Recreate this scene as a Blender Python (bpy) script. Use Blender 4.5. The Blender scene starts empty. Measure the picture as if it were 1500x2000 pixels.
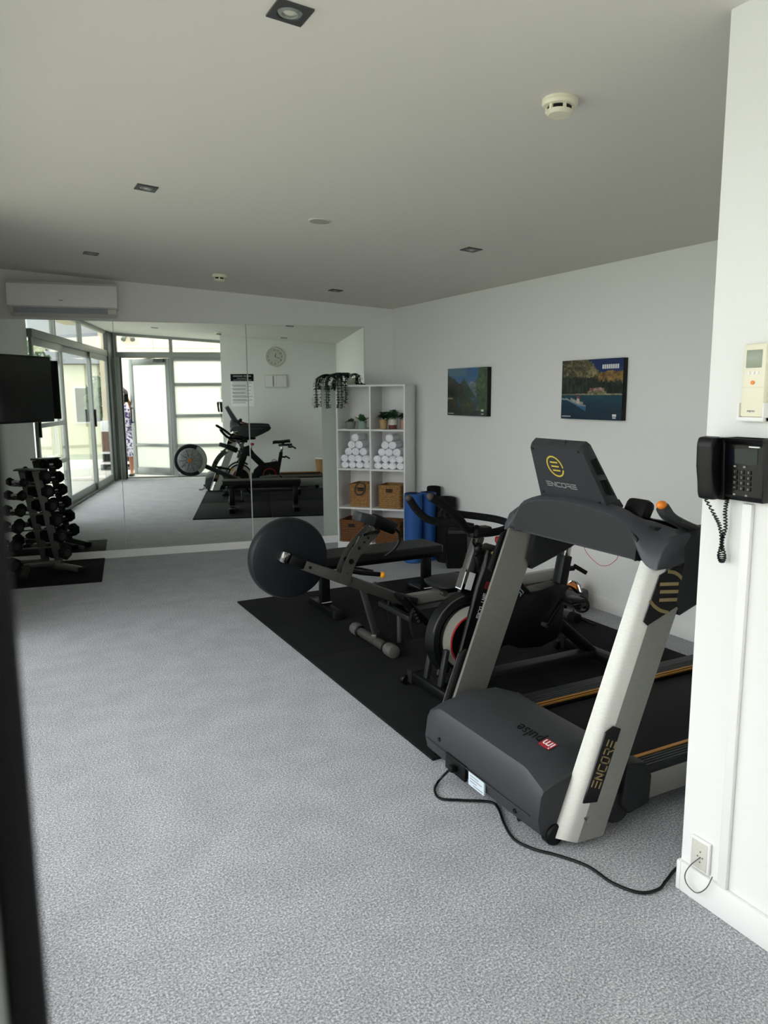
import bpy, bmesh, math, random
from mathutils import Vector, Matrix
random.seed(7)
PI = math.pi
SC = bpy.context.scene
COL = SC.collection

# ------------------------------------------------------------------ camera
def cam_axes(yaw, pitch, roll):
    cy, sy = math.cos(yaw), math.sin(yaw)
    f = Vector((sy*math.cos(pitch), cy*math.cos(pitch), -math.sin(pitch)))
    r = Vector((cy, -sy, 0)); d = f.cross(r)
    r2 = r*math.cos(roll) + d*math.sin(roll)
    d2 = -r*math.sin(roll) + d*math.cos(roll)
    return r2, d2, f
R_, D_, F_ = cam_axes(math.radians(27.6226), math.radians(8.896), math.radians(0.3868))
cam = bpy.data.objects.new('camera', bpy.data.cameras.new('camera'))
COL.objects.link(cam)
mw = Matrix.Identity(4)
for i in range(3):
    mw[i][0], mw[i][1], mw[i][2] = R_[i], -D_[i], -F_[i]
mw[2][3] = 1.4
cam.matrix_world = mw
cam.data.sensor_fit = 'HORIZONTAL'; cam.data.sensor_width = 36
cam.data.lens = 1477.4/1500*36
cam.data.clip_start = 0.02
cam.data.dof.use_dof = True
cam.data.dof.focus_distance = 3.0
cam.data.dof.aperture_fstop = 9.0
SC.camera = cam

# ------------------------------------------------------------------ sky and exposure
w = bpy.data.worlds.new('World'); SC.world = w; w.use_nodes = True
nt = w.node_tree; bg = nt.nodes['Background']
tc = nt.nodes.new('ShaderNodeTexCoord'); nz = nt.nodes.new('ShaderNodeTexNoise')
nz.inputs['Scale'].default_value = 2.2; nz.inputs['Detail'].default_value = 5
rp = nt.nodes.new('ShaderNodeValToRGB')
rp.color_ramp.elements[0].position = .38; rp.color_ramp.elements[0].color = (.86, .92, 1, 1)
rp.color_ramp.elements[1].position = .6; rp.color_ramp.elements[1].color = (1, .985, .965, 1)
nt.links.new(tc.outputs['Generated'], nz.inputs['Vector'])
nt.links.new(nz.outputs['Fac'], rp.inputs['Fac'])
nt.links.new(rp.outputs['Color'], bg.inputs['Color'])
bg.inputs['Strength'].default_value = 5.4
SC.view_settings.view_transform = 'Standard'; SC.view_settings.look = 'None'
SC.view_settings.gamma = 1; SC.view_settings.use_curve_mapping = False
SC.view_settings.exposure = -0.1
SC.cycles.max_bounces = 14; SC.cycles.diffuse_bounces = 8; SC.cycles.glossy_bounces = 5
SC.cycles.transparent_max_bounces = 16; SC.cycles.transmission_bounces = 8
SC.cycles.sample_clamp_indirect = 6

# ------------------------------------------------------------------ materials
def lin(c): return c/12.92 if c <= .04045 else ((c+.055)/1.055)**2.4
def hx(h): return tuple(lin(int(h[i:i+2], 16)/255) for i in (0, 2, 4)) + (1,)
MATS = {}
def mat(name, col, rough=.6, metal=0, spec=.5, noise=None, bump=None, coat=0):
    if name in MATS: return MATS[name]
    m = bpy.data.materials.new(name); m.use_nodes = True; t = m.node_tree
    p = t.nodes['Principled BSDF']
    c = hx(col) if isinstance(col, str) else col
    p.inputs['Base Color'].default_value = c
    p.inputs['Roughness'].default_value = rough; p.inputs['Metallic'].default_value = metal
    p.inputs['Specular IOR Level'].default_value = spec
    p.inputs['Coat Weight'].default_value = coat
    if noise or bump:
        tcn = t.nodes.new('ShaderNodeTexCoord')
    if noise:                                   # (scale, second colour, detail, lo, hi, stretch)
        n = t.nodes.new('ShaderNodeTexNoise'); n.inputs['Scale'].default_value = noise[0]
        n.inputs['Detail'].default_value = noise[2] if len(noise) > 2 else 3
        src = tcn.outputs['Object']
        if len(noise) > 5:
            mp = t.nodes.new('ShaderNodeMapping'); mp.inputs['Scale'].default_value = noise[5]
            t.links.new(src, mp.inputs['Vector']); src = mp.outputs['Vector']
        t.links.new(src, n.inputs['Vector'])
        r = t.nodes.new('ShaderNodeValToRGB')
        r.color_ramp.elements[0].color = c; r.color_ramp.elements[1].color = hx(noise[1])
        r.color_ramp.elements[0].position = noise[3] if len(noise) > 3 else .35
        r.color_ramp.elements[1].position = noise[4] if len(noise) > 4 else .65
        t.links.new(n.outputs['Fac'], r.inputs['Fac']); t.links.new(r.outputs['Color'], p.inputs['Base Color'])
    if bump:                                    # (scale, strength, distance)
        n2 = t.nodes.new('ShaderNodeTexNoise'); n2.inputs['Scale'].default_value = bump[0]; n2.inputs['Detail'].default_value = 3
        t.links.new(tcn.outputs['Object'], n2.inputs['Vector'])
        b = t.nodes.new('ShaderNodeBump'); b.inputs['Strength'].default_value = bump[1]; b.inputs['Distance'].default_value = bump[2]
        t.links.new(n2.outputs['Fac'], b.inputs['Height']); t.links.new(b.outputs['Normal'], p.inputs['Normal'])
    MATS[name] = m
    return m
WALL = mat('wall_paint', 'E2E3E1', .85, bump=(220, .05, .002))
CEIL = mat('ceiling_paint', 'D8D6D0', .9)
TRIM = mat('white_trim', 'E6E6E4', .5)
WHITE = mat('white_plastic', 'E4E4E2', .4)
CREAM = mat('cream_plastic', 'E3DFC9', .45)
MELA = mat('white_melamine', 'E2E2E1', .45)
ALU = mat('grey_aluminium', '8E928F', .45, .35)
ALUD = mat('dark_aluminium', '5E625F', .5, .3)
SEAL = mat('dark_rubber_seal', '0E0E11', .8, spec=.2)
BLACK = mat('black_paint', '060708', .4, spec=.28)
BLKGL = mat('black_gloss', '08080A', .2, spec=.35)
RUB = mat('black_rubber', '08090A', .75, spec=.22, noise=(60, '0D0E0F', 4), bump=(300, .1, .002))
RUBMAT = mat('rubber_matting', '0E0F10', .9, spec=.15, noise=(9, '161718', 6, .3, .7), bump=(400, .15, .002))
VINYL = mat('black_vinyl', '0D0E0F', .5, spec=.35)
CHAR = mat('charcoal_plastic', '2B2D31', .5, bump=(500, .05, .001))
CHARD = mat('dark_charcoal_plastic', '17181B', .55, spec=.4)
CHARL = mat('grey_charcoal_plastic', '393A41', .5)
SILV = mat('silver_paint', '9A9A94', .36, .75, noise=(70, 'A4A49E', 4, .3, .7, (1, 1, 8)))
CHROME = mat('chrome', 'C8C8C8', .12, 1)
STEEL = mat('steel_grey', '4D4D49', .42, .5)
RACKG = mat('rack_grey', '3E403D', .45, .3)
GOLD = mat('gold_print', 'A08E62', .4, .4)
YGOLD = mat('yellow_print', 'C9B445', .45)
GREYPR = mat('grey_print', '8A8C8E', .5)
ORANGE = mat('orange_plastic', 'E8801C', .4)
AMBER = mat('orange_stripe', 'A8752E', .5)
YBALL = mat('yellow_plastic', 'F4A81A', .35)
RED = mat('red_plastic', 'B4202A', .35)
REDP = mat('red_print', '9A1F2C', .5)
WPRINT = mat('white_print', 'DADCDD', .5)
OFFW = mat('offwhite_plastic', 'C9C8BE', .4)
BLUE = mat('blue_foam', '1B4F93', .7, noise=(5, '1F5599', 3))
WICK = mat('wicker', 'AF8650', .8, noise=(110, '7C5A30', 3, .35, .62, (.5, .5, 2)), bump=(120, .5, .004))
WICKD = mat('dark_wicker', '7A4D26', .8, noise=(90, '5A3718', 3, .35, .6), bump=(120, .5, .004))
SLOTSH = mat('wicker_slot_shade', '1C1109', .9)  # shade inside the handle holes, put into the colour
TOWEL = mat('white_towelling', 'F8F8FD', .95, bump=(300, .5, .003))
LEAF = mat('green_leaf', '2E5A34', .55, noise=(30, '3F7044'))
LEAFD = mat('dark_leaf', '1C241E', .5, noise=(30, '2A3A2C'))
VINE = mat('vine_leaf', '1C2A1E', .55, noise=(30, '1E3F2C'))
CONC = mat('concrete_pot', '8C8D88', .85, noise=(40, '7C7D78'))
TAN = mat('tan_pot', 'B79A68', .7)
PINKP = mat('pink_clay_pot', 'C4A08C', .7)
BROWNP = mat('brown_pot', '6B342A', .6)
SAGE = mat('sage_pot', '8FA39A', .5)
DARKGL = mat('dark_screen', '0B0D0E', .18, spec=.5)
SKIN = mat('skin', '9C6B52', .6)
HAIR = mat('dark_hair', '1E1613', .6)
DRESS = mat('floral_dress', 'E8E4EC', .9, noise=(28, '5B4B86', 2, .48, .56))
BAG = mat('black_bag', '1A1A1D', .6)
BEIGE = mat('beige_cladding', 'D6C9B2', .9, noise=(3, 'CCBEA6', 2))
TIMBER = mat('brown_timber', '76594C', .8, noise=(20, '684C40', 3, .35, .65, (1, 6, 1)))
CONCD = mat('pale_paving', 'C9C5BA', .9, noise=(12, 'B9B5AA', 4))
GRASS = mat('lawn_grass', '93997F', .95, noise=(30, '9EA58D', 4))
TREEL = mat('tree_leaf', '49603F', .8, noise=(8, '64805A'))
BARK = mat('bark', '4C3E32', .9)
ROOFM = mat('roof_grey', '77787A', .8)
HOUSE = mat('cream_render', 'D9D1B4', .9)
TERRY = mat('pale_glass_edge', 'D2DCD2', .2)

def carpet():
    m = bpy.data.materials.new('loop_carpet'); m.use_nodes = True; t = m.node_tree
    p = t.nodes['Principled BSDF']; p.inputs['Roughness'].default_value = .95
    p.inputs['Specular IOR Level'].default_value = .15
    tcn = t.nodes.new('ShaderNodeTexCoord')
    n1 = t.nodes.new('ShaderNodeTexNoise'); n1.inputs['Scale'].default_value = 165; n1.inputs['Detail'].default_value = 7; n1.inputs['Roughness'].default_value = .85
    n2 = t.nodes.new('ShaderNodeTexNoise'); n2.inputs['Scale'].default_value = 6; n2.inputs['Detail'].default_value = 5
    t.links.new(tcn.outputs['Object'], n1.inputs['Vector']); t.links.new(tcn.outputs['Object'], n2.inputs['Vector'])
    r = t.nodes.new('ShaderNodeValToRGB')
    e = r.color_ramp.elements; e[0].position = .39; e[0].color = hx('66686D'); e[1].position = .61; e[1].color = hx('F0F0F3')
    x = e.new(.5); x.color = hx('A8A9AE')
    t.links.new(n1.outputs['Fac'], r.inputs['Fac'])
    mx = t.nodes.new('ShaderNodeMix'); mx.data_type = 'RGBA'; mx.blend_type = 'MULTIPLY'; mx.inputs[0].default_value = .22
    r2 = t.nodes.new('ShaderNodeValToRGB'); r2.color_ramp.elements[0].position = .35; r2.color_ramp.elements[0].color = (.45, .45, .47, 1)
    r2.color_ramp.elements[1].position = .65
    t.links.new(n2.outputs['Fac'], r2.inputs['Fac'])
    t.links.new(r.outputs['Color'], mx.inputs[6]); t.links.new(r2.outputs['Color'], mx.inputs[7])
    t.links.new(mx.outputs[2], p.inputs['Base Color'])
    b = t.nodes.new('ShaderNodeBump'); b.inputs['Strength'].default_value = .6; b.inputs['Distance'].default_value = .004
    t.links.new(n1.outputs['Fac'], b.inputs['Height']); t.links.new(b.outputs['Normal'], p.inputs['Normal'])
    return m
CARPET = carpet()
def mirror_mat():
    m = bpy.data.materials.new('mirror_silvering'); m.use_nodes = True; t = m.node_tree
    t.nodes.remove(t.nodes['Principled BSDF'])
    g = t.nodes.new('ShaderNodeBsdfGlossy'); g.inputs['Roughness'].default_value = 0; g.inputs['Color'].default_value = (.87, .925, .885, 1)
    t.links.new(g.outputs[0], t.nodes['Material Output'].inputs[0])
    return m
MIRROR = mirror_mat()
def glass_mat(name, tint, frost=0):
    m = bpy.data.materials.new(name); m.use_nodes = True; t = m.node_tree
    t.nodes.remove(t.nodes['Principled BSDF'])
    tr = t.nodes.new('ShaderNodeBsdfTransparent'); tr.inputs[0].default_value = tint
    gl = t.nodes.new('ShaderNodeBsdfGlossy'); gl.inputs['Roughness'].default_value = .02
    fr = t.nodes.new('ShaderNodeFresnel')          # same index from both sides of the thin sheet
    ge = t.nodes.new('ShaderNodeNewGeometry'); mr = t.nodes.new('ShaderNodeMapRange')
    mr.inputs['To Min'].default_value = 1.45; mr.inputs['To Max'].default_value = 1/1.45
    t.links.new(ge.outputs['Backfacing'], mr.inputs['Value']); t.links.new(mr.outputs[0], fr.inputs[0])
    base = tr
    if frost:
        tl = t.nodes.new('ShaderNodeBsdfTranslucent'); tl.inputs[0].default_value = (.78, .80, .775, 1)
        mm = t.nodes.new('ShaderNodeMixShader'); mm.inputs[0].default_value = frost
        t.links.new(tr.outputs[0], mm.inputs[1]); t.links.new(tl.outputs[0], mm.inputs[2]); base = mm
    mx = t.nodes.new('ShaderNodeMixShader')
    t.links.new(fr.outputs[0], mx.inputs[0]); t.links.new(base.outputs[0], mx.inputs[1]); t.links.new(gl.outputs[0], mx.inputs[2])
    t.links.new(mx.outputs[0], t.nodes['Material Output'].inputs[0])
    return m
GLASS = glass_mat('clear_glass', (.975, .982, .978, 1))
FROST = glass_mat('frosted_glass', (.95, .96, .95, 1), .96)

# ------------------------------------------------------------------ mesh builder
def axis_mat(p, d, up=Vector((0, 0, 1))):
    z = Vector(d).normalized()
    u = Vector(up)
    if abs(z.dot(u)) > .98: u = Vector((1, 0, 0))
    x = u.cross(z).normalized(); y = z.cross(x)
    m = Matrix((x, y, z)).transposed().to_4x4(); m.translation = Vector(p)
    return m
class B:
    def __init__(s): s.bm = bmesh.new()
    def box(s, c, d, rot=None, bev=0, seg=2):
        r = bmesh.ops.create_cube(s.bm, size=1)['verts']
        bmesh.ops.scale(s.bm, vec=d, verts=r)
        if bev:
            es = list({e for v in r for e in v.link_edges})
            o = bmesh.ops.bevel(s.bm, geom=es, offset=bev, segments=seg, affect='EDGES', profile=.5)
            r = list({v for f in o['faces'] for v in f.verts} | {v for v in r if v.is_valid})
        if rot is not None: bmesh.ops.transform(s.bm, matrix=rot.to_4x4(), verts=r)
        bmesh.ops.translate(s.bm, vec=c, verts=r)
        return s
    def bx(s, x0, x1, y0, y1, z0, z1, bev=0, seg=2):
        return s.box(((x0+x1)/2, (y0+y1)/2, (z0+z1)/2), (abs(x1-x0), abs(y1-y0), abs(z1-z0)), None, bev, seg)
    def bar(s, p, q, wx, wy, bev=0, up=(0, 0, 1), ext=0):   # rectangular bar from p to q
        p, q = Vector(p), Vector(q); L = (q-p).length
        m = axis_mat((p+q)/2, q-p, Vector(up))
        r0 = set(s.bm.verts)
        s.box((0, 0, 0), (wx, wy, L+ext), None, bev)
        bmesh.ops.transform(s.bm, matrix=m, verts=[v for v in s.bm.verts if v not in r0])
        return s
    def loft(s, rings, cap=True, closed=False):
        vs = [[s.bm.verts.new(p) for p in r] for r in rings]
        n = len(vs[0]); k = len(vs)
        for i in range(k if closed else k-1):
            a, b = vs[i], vs[(i+1) % k]
            for j in range(n):
                s.bm.faces.new((a[j], a[(j+1) % n], b[(j+1) % n], b[j]))
        if cap and not closed:
            s.bm.faces.new(vs[0][::-1]); s.bm.faces.new(vs[-1])
        return s
    def prism(s, pts, plane, a0, a1, bev=0):
        f = {'xz': lambda u, v, a: (u, a, v), 'xy': lambda u, v, a: (u, v, a), 'yz': lambda u, v, a: (a, u, v)}[plane]
        r0 = set(s.bm.edges)
        s.loft([[f(u, v, a0) for u, v in pts], [f(u, v, a1) for u, v in pts]])
        if bev:
            es = [e for e in s.bm.edges if e not in r0]
            bmesh.ops.bevel(s.bm, geom=es, offset=bev, segments=2, affect='EDGES', profile=.5)
        return s
    def tube(s, path, r, seg=10, closed=False, ry=None):
        P = [Vector(p) for p in path]; n = len(P); rings = []
        up = None
        for i in range(n):
            a = P[(i-1) % n] if (closed or i > 0) else P[i]
            b = P[(i+1) % n] if (closed or i < n-1) else P[i]
            t = (b-a).normalized()
            if up is None:
                up = Vector((0, 0, 1)) if abs(t.z) < .9 else Vector((1, 0, 0))
            x = up.cross(t)
            if x.length < 1e-5: x = Vector((1, 0, 0)).cross(t)
            x.normalize(); y = t.cross(x); up = y
            rr = r[i] if isinstance(r, (list, tuple)) else r
            r2 = rr if ry is None else ry
            rings.append([P[i]+x*rr*math.cos(2*PI*j/seg)+y*r2*math.sin(2*PI*j/seg) for j in range(seg)])
        return s.loft(rings, True, closed)
    def cyl(s, p, q, r, r2=None, seg=20):
        m = axis_mat(p, Vector(q)-Vector(p)); L = (Vector(q)-Vector(p)).length
        r2 = r if r2 is None else r2
        ring = lambda rr, z: [m @ Vector((rr*math.cos(2*PI*j/seg), rr*math.sin(2*PI*j/seg), z)) for j in range(seg)]
        return s.loft([ring(r, 0), ring(r2, L)])
    def lathe(s, prof, p=(0, 0, 0), d=(0, 0, 1), seg=24, cap=True):
        m = axis_mat(p, d)
        return s.loft([[m @ Vector((max(rr, 1e-4)*math.cos(2*PI*j/seg), max(rr, 1e-4)*math.sin(2*PI*j/seg), z)) for j in range(seg)] for rr, z in prof], cap)
    def sph(s, c, r, sc=(1, 1, 1), seg=14):
        o = bmesh.ops.create_uvsphere(s.bm, u_segments=seg, v_segments=max(6, seg//2+1), radius=r)['verts']
        bmesh.ops.scale(s.bm, vec=sc, verts=o); bmesh.ops.translate(s.bm, vec=c, verts=o)
        return s
    def quad(s, *pts):
        s.bm.faces.new([s.bm.verts.new(p) for p in pts]); return s
    def text(s, body, size, m, depth=.0006):
        cu = bpy.data.curves.new('t', 'FONT'); cu.body = body; cu.size = size; cu.extrude = depth
        cu.align_x = 'CENTER'; cu.align_y = 'CENTER'; cu.resolution_u = 2
        ob = bpy.data.objects.new('t', cu); COL.objects.link(ob)
        me = bpy.data.meshes.new_from_object(ob.evaluated_get(bpy.context.evaluated_depsgraph_get()))
        bpy.data.objects.remove(ob); bpy.data.curves.remove(cu)
        me.transform(m); s.bm.from_mesh(me); bpy.data.meshes.remove(me)
        return s
    def put(s, name, m, parent=None, local=False, smooth=30, sub=0):
        me = bpy.data.meshes.new(name)
        bmesh.ops.remove_doubles(s.bm, verts=s.bm.verts, dist=1e-6)
        bmesh.ops.recalc_face_normals(s.bm, faces=s.bm.faces)
        s.bm.to_mesh(me); s.bm.free()
        me.polygons.foreach_set('use_smooth', [True]*len(me.polygons))
        me.set_sharp_from_angle(angle=math.radians(smooth))
        me.materials.append(m)
        o = bpy.data.objects.new(name, me); COL.objects.link(o)
        if parent is not None:
            o.parent = parent
            if not local:
                r = parent
                while r.parent: r = r.parent
                me.transform(Matrix.LocRotScale(r.location, r.rotation_euler, None).inverted())
        if sub:
            md = o.modifiers.new('subdivision', 'SUBSURF'); md.levels = sub; md.render_levels = sub
        return o
def tag(o, label=None, cat=None, group=None, kind=None):
    if label: o['label'] = label
    if cat: o['category'] = cat
    if group: o['group'] = group
    if kind: o['kind'] = kind
    return o
def thing(name, label, cat, loc=(0, 0, 0), rz=0, group=None):
    o = bpy.data.objects.new(name, None); COL.objects.link(o)
    o.empty_display_size = .05
    o.location = loc; o.rotation_euler = (0, 0, rz)
    return tag(o, label, cat, group)
def struct(b, name, m, **k):
    return tag(b.put(name, m, **k), kind='structure')
def sgroup(name, loc=(0, 0, 0), rz=0):
    o = bpy.data.objects.new(name, None); COL.objects.link(o); o.location = loc; o.rotation_euler = (0, 0, rz)
    o['kind'] = 'structure'; return o
def kids(o): return [c for c in list(COL.objects) if c.parent is o]
def dup(root, loc, rz=None, label=None):
    def cp(o, par):
        c = o.copy(); COL.objects.link(c)
        if par: c.parent = par
        for ch in kids(o): cp(ch, c)
        return c
    r = cp(root, None); r.location = loc
    if rz is not None: r.rotation_euler = (0, 0, rz)
    if label: r['label'] = label
    return r
# stroke lettering: letters as polylines in a 1 x 1 box
GLY = {'E': [[(0, 1), (1, 1)], [(0, .5), (1, .5)], [(0, 0), (1, 0)]], 'N': [[(0, 0), (0, 1), (.95, 0), (.95, 1)]],
       'C': [[(1, 1), (.15, 1), (0, .85), (0, .15), (.15, 0), (1, 0)]],
       'O': [[(.15, 1), (.85, 1), (1, .85), (1, .15), (.85, 0), (.15, 0), (0, .15), (0, .85), (.15, 1)]],
       'R': [[(0, 1), (.85, 1), (1, .88), (1, .58), (.85, .45), (.1, .45)], [(.5, .45), (1, 0)]],
       'S': [[(1, 1), (0, 1), (0, .5), (1, .5), (1, 0), (0, 0)]], 'K': [[(0, 0), (0, 1)], [(1, 1), (.1, .5), (1, 0)]],
       'Y': [[(0, 1), (.5, .5), (1, 1)], [(.5, .5), (.5, 0)]], 'L': [[(0, 1), (0, 0), (1, 0)]], 'I': [[(.5, 0), (.5, 1)]],
       'F': [[(0, 0), (0, 1), (1, 1)], [(0, .5), (.8, .5)]], 'U': [[(0, 1), (0, 0), (1, 0), (1, 1)]],
       'e': [[(0, 1), (1, 1)], [(0, 0), (0, 1)], [(0, .5), (1, .5)], [(0, 0), (1, 0)]], '9': [[(1, .5), (0, .5), (0, 1), (1, 1), (1, 0), (0, 0)]]}
def strokes(b, word, O, X, Y, lw, lh, gap, th):
    """flat strokes: O lower left corner, X and Y unit vectors of the surface, th line width"""
    O, X, Y = Vector(O), Vector(X).normalized(), Vector(Y).normalized(); N = X.cross(Y)
    for i, ch in enumerate(word):
        for pl in GLY[ch]:
            for (u0, v0), (u1, v1) in zip(pl, pl[1:]):
                p = O+X*(i*(lw+gap)+u0*lw)+Y*v0*lh; q = O+X*(i*(lw+gap)+u1*lw)+Y*v1*lh
                b.bar(p, q, th, .0012, 0, N.cross((q-p).normalized()) if False else N, th*.9)
    return b
def smooth_path(pts, n=6, closed=False):
    P = [Vector(p) for p in pts]; out = []; k = len(P)
    for i in range(k if closed else k-1):
        g = (lambda j: P[j % k]) if closed else (lambda j: P[min(max(j, 0), k-1)])
        a, b, c, d = g(i-1), g(i), g(i+1), g(i+2)
        for t in range(n):
            t /= n
            out.append(.5*((2*b)+(c-a)*t+(2*a-5*b+4*c-d)*t*t+(3*b-a-3*c+d)*t**3))
    if not closed: out.append(P[-1])
    return out
def arc(c, r, a0, a1, n, ax='xz', off=0):
    o = []
    for i in range(n+1):
        a = math.radians(a0+(a1-a0)*i/n); u, v = c[0]+r*math.cos(a), c[1]+r*math.sin(a)
        o.append({'xz': (u, off, v), 'xy': (u, v, off), 'yz': (off, u, v)}[ax])
    return o

# ------------------------------------------------------------------ room shell
TH = math.radians(9.0342)                     # the mirror wall runs 9 degrees off square
MN = Vector((math.sin(TH), math.cos(TH), 0)); MX = Vector((math.cos(TH), -math.sin(TH), 0)); MD = 6.873
def mp(s, n, z): return MX*s+MN*(MD+n)+Vector((0, 0, z))      # along the mirror wall, out of it, height
MROT = Matrix.Rotation(-TH, 3, 'Z')
def ceil_z(x): return 2.18+.068*(3.46-x)
XR, XL, XP, YP, YB = 3.46, -.2, 1.66, 1.36, .2

struct(B().bx(XL-.1, XR+.1, YB+.1, 7.3, -.06, 0), 'floor', CARPET)
struct(B().prism([(XL-.15, ceil_z(XL-.15)), (XR+.1, ceil_z(XR+.1)), (XR+.1, ceil_z(XR+.1)+.12), (XL-.15, ceil_z(XL-.15)+.12)], 'xz', YB-.12, 7.3), 'ceiling', CEIL)
struct(B().bx(XR, XR+.1, YP-.3, 6.9, 0, 2.3), 'wall_right', WALL)
b = B(); c = mp(1.3, .008+.05, 1.25); struct(b.box(c, (5.6, .1, 2.5), MROT), 'wall_far', WALL)
struct(B().bx(XL-.1, XL, 4.86, 7.1, 0, 2.46), 'wall_left', WALL)
struct(B().bx(XP, XR+.05, YB-.06, YP, 0, 2.4, ), 'wall_partition', WALL)
struct(B().bx(XR-.013, XR, YP, 6.42, 0, .09, .003), 'baseboard_right', TRIM)
b = B(); struct(b.box(mp(1.2, .004, .034), (4.75, .008, .068), MROT), 'baseboard_far', TRIM)
b = B().bx(XP-.015, XP, YB+.12, YP-.01, 0, .088, .003).bx(XP-.015, XR-.014, YP-.01, YP+.004, 0, .088, .003)
struct(b, 'baseboard_partition', TRIM)
struct(B().bx(XL, XL+.013, 4.86, 6.9, 0, .088, .003), 'baseboard_left', TRIM)

# mirror panels on the far wall
for s0, s1, lab in ((-1.165, -.0705, 'leftmost frameless mirror panel, behind the dumbbell rack and under the air conditioner'),
                    (-.0685, 1.034, 'middle frameless mirror panel, showing the entrance door'),
                    (1.039, 2.128, 'rightmost frameless mirror panel, beside the white bookcase')):
    t = thing('wall_mirror', lab, 'mirror', mp((s0+s1)/2, 0, .068), 0, 'mirror panels on the far wall')
    B().box(mp((s0+s1)/2, .003, 1.04), (s1-s0, .004, 1.944), MROT).put('silvered_sheet', MIRROR, t)
    e = B()
    for sx, ew in ((s0, .0012 if s0 < 1 else .004), (s1, .0012 if s1 < 2 else .004)): e.box(mp(sx+(ew/2 if sx == s0 else -ew/2), .0035, 1.04), (ew, .006, 1.944), MROT)
    e.box(mp((s0+s1)/2, .0035, 2.0125), (s1-s0, .006, .001), MROT)
    e.put('polished_edge', TERRY, t)

# ------------------------------------------------------------------ glazing: entrance wall (y = YB) and sliding doors (x = -.17)
GF = YB+.03
def frame_run(name, x0, x1, y0, y1, z0, z1, parent=None, m=ALU):
    o = B().bx(x0, x1, y0, y1, z0, z1, .003).put(name, m, parent)
    if parent is None: o['kind'] = 'structure'
    return o
frame_run('trim_1', XL, XP, YB-.05, YB+.06, 2.015, 2.11)                       # transom bar over the door
frame_run('trim_2', -.05, XP, YB-.05, YB+.06, 0, .02, m=ALUD)                   # threshold
frame_run('trim_3', .765, .835, YB-.05, YB+.06, .02, 2.015)                     # door post
tr = B().prism([(XL, ceil_z(XL)-.045), (XP, ceil_z(XP)-.045), (XP, ceil_z(XP)), (XL, ceil_z(XL))], 'xz', YB-.03, YB+.05)
struct(tr, 'trim_4', ALU)
frame_run('trim_5', .775, .83, YB-.03, YB+.05, 2.11, 2.32)
def pane_xz(b, x0, x1, y, z0, z1a, z1b): return b.prism([(x0, z0), (x1, z0), (x1, z1b), (x0, z1a)], 'xz', y-.003, y+.003)
for i, (x0, x1) in enumerate(((-.06, .775), (.83, XP))):
    g = sgroup('window_%d' % (i+1), ((x0+x1)/2, YB, 2.11))
    pane_xz(B(), x0, x1, YB, 2.11, ceil_z(x0)-.045, ceil_z(x1)-.045).put('pane', GLASS, g)
g = sgroup('window_3', (1.24, YB, 0))
for z in (.045, .542, 1.048, 1.574, 1.995): B().bx(.835, XP, YB-.03, YB+.045, z-(.025 if z > .1 else .025), z+.025, .002).put('glazing_bar', ALU, g)
for za, zb in ((.07, .517), (.567, 1.023), (1.073, 1.549), (1.599, 1.97)): B().bx(.835, XP, YB-.004, YB+.004, za, zb).put('frosted_pane', FROST, g)

# entrance door leaf, hinged at the right, opened outward
hx0, hy0 = .765, YB
ang = math.radians(180+27.5)
g = sgroup('door_1', (hx0, hy0, 0), ang)                                       # local +x runs from hinge to free edge
def lb(x0, x1, z0, z1, y=.022, bev=.003): return B().bx(x0, x1, -y, y, z0, z1, bev)
L = .80
lb(0, .075, .03, 2.01).put('hinge_stile', ALU, g, True); lb(L-.075, L, .03, 2.01).put('lock_stile', ALU, g, True)
lb(.075, L-.075, 1.91, 2.01).put('top_rail', ALU, g, True); lb(.075, L-.075, .03, .16).put('bottom_rail', ALU, g, True)
lb(.075, L-.075, .525, .57).put('middle_rail', ALU, g, True)
lb(.075, L-.075, .57, 1.91, .004, 0).put('frosted_pane', FROST, g, True); lb(.075, L-.075, .16, .525, .004, 0).put('frosted_pane', FROST, g, True)
h = B().cyl((L-.04, -.07, .92), (L-.04, -.07, 1.2), .012); h.cyl((L-.04, -.02, .94), (L-.04, -.07, .94), .008).cyl((L-.04, -.02, 1.18), (L-.04, -.07, 1.18), .008)
h.put('pull_handle', BLACK, g, True)
c = B().bx(.08, .27, -.075, -.024, 1.945, 2.0, .005).bar((.2, -.05, 2.005), (.42, -.12, 2.008), .02, .006); c.bar((.42, -.12, 2.008), (.14, -.19, 2.012), .02, .006)
c.put('door_closer', ALUD, g, True)
# jamb and corner post at the left of the entrance
frame_run('trim_6', -.0085, .004, YB+.06, YB+.15, 0, 2.02, m=SEAL)
frame_run('trim_7', -.13, -.009, YB-.05, YB+.15, 0, 2.02, m=ALU)
frame_run('trim_8', XL, -.13, YB-.05, YB+.42, 0, 2.42, m=ALUD)
frame_run('trim_9', -.13, -.06, YB-.03, YB+.06, 2.11, 2.40, m=ALU)

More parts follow.
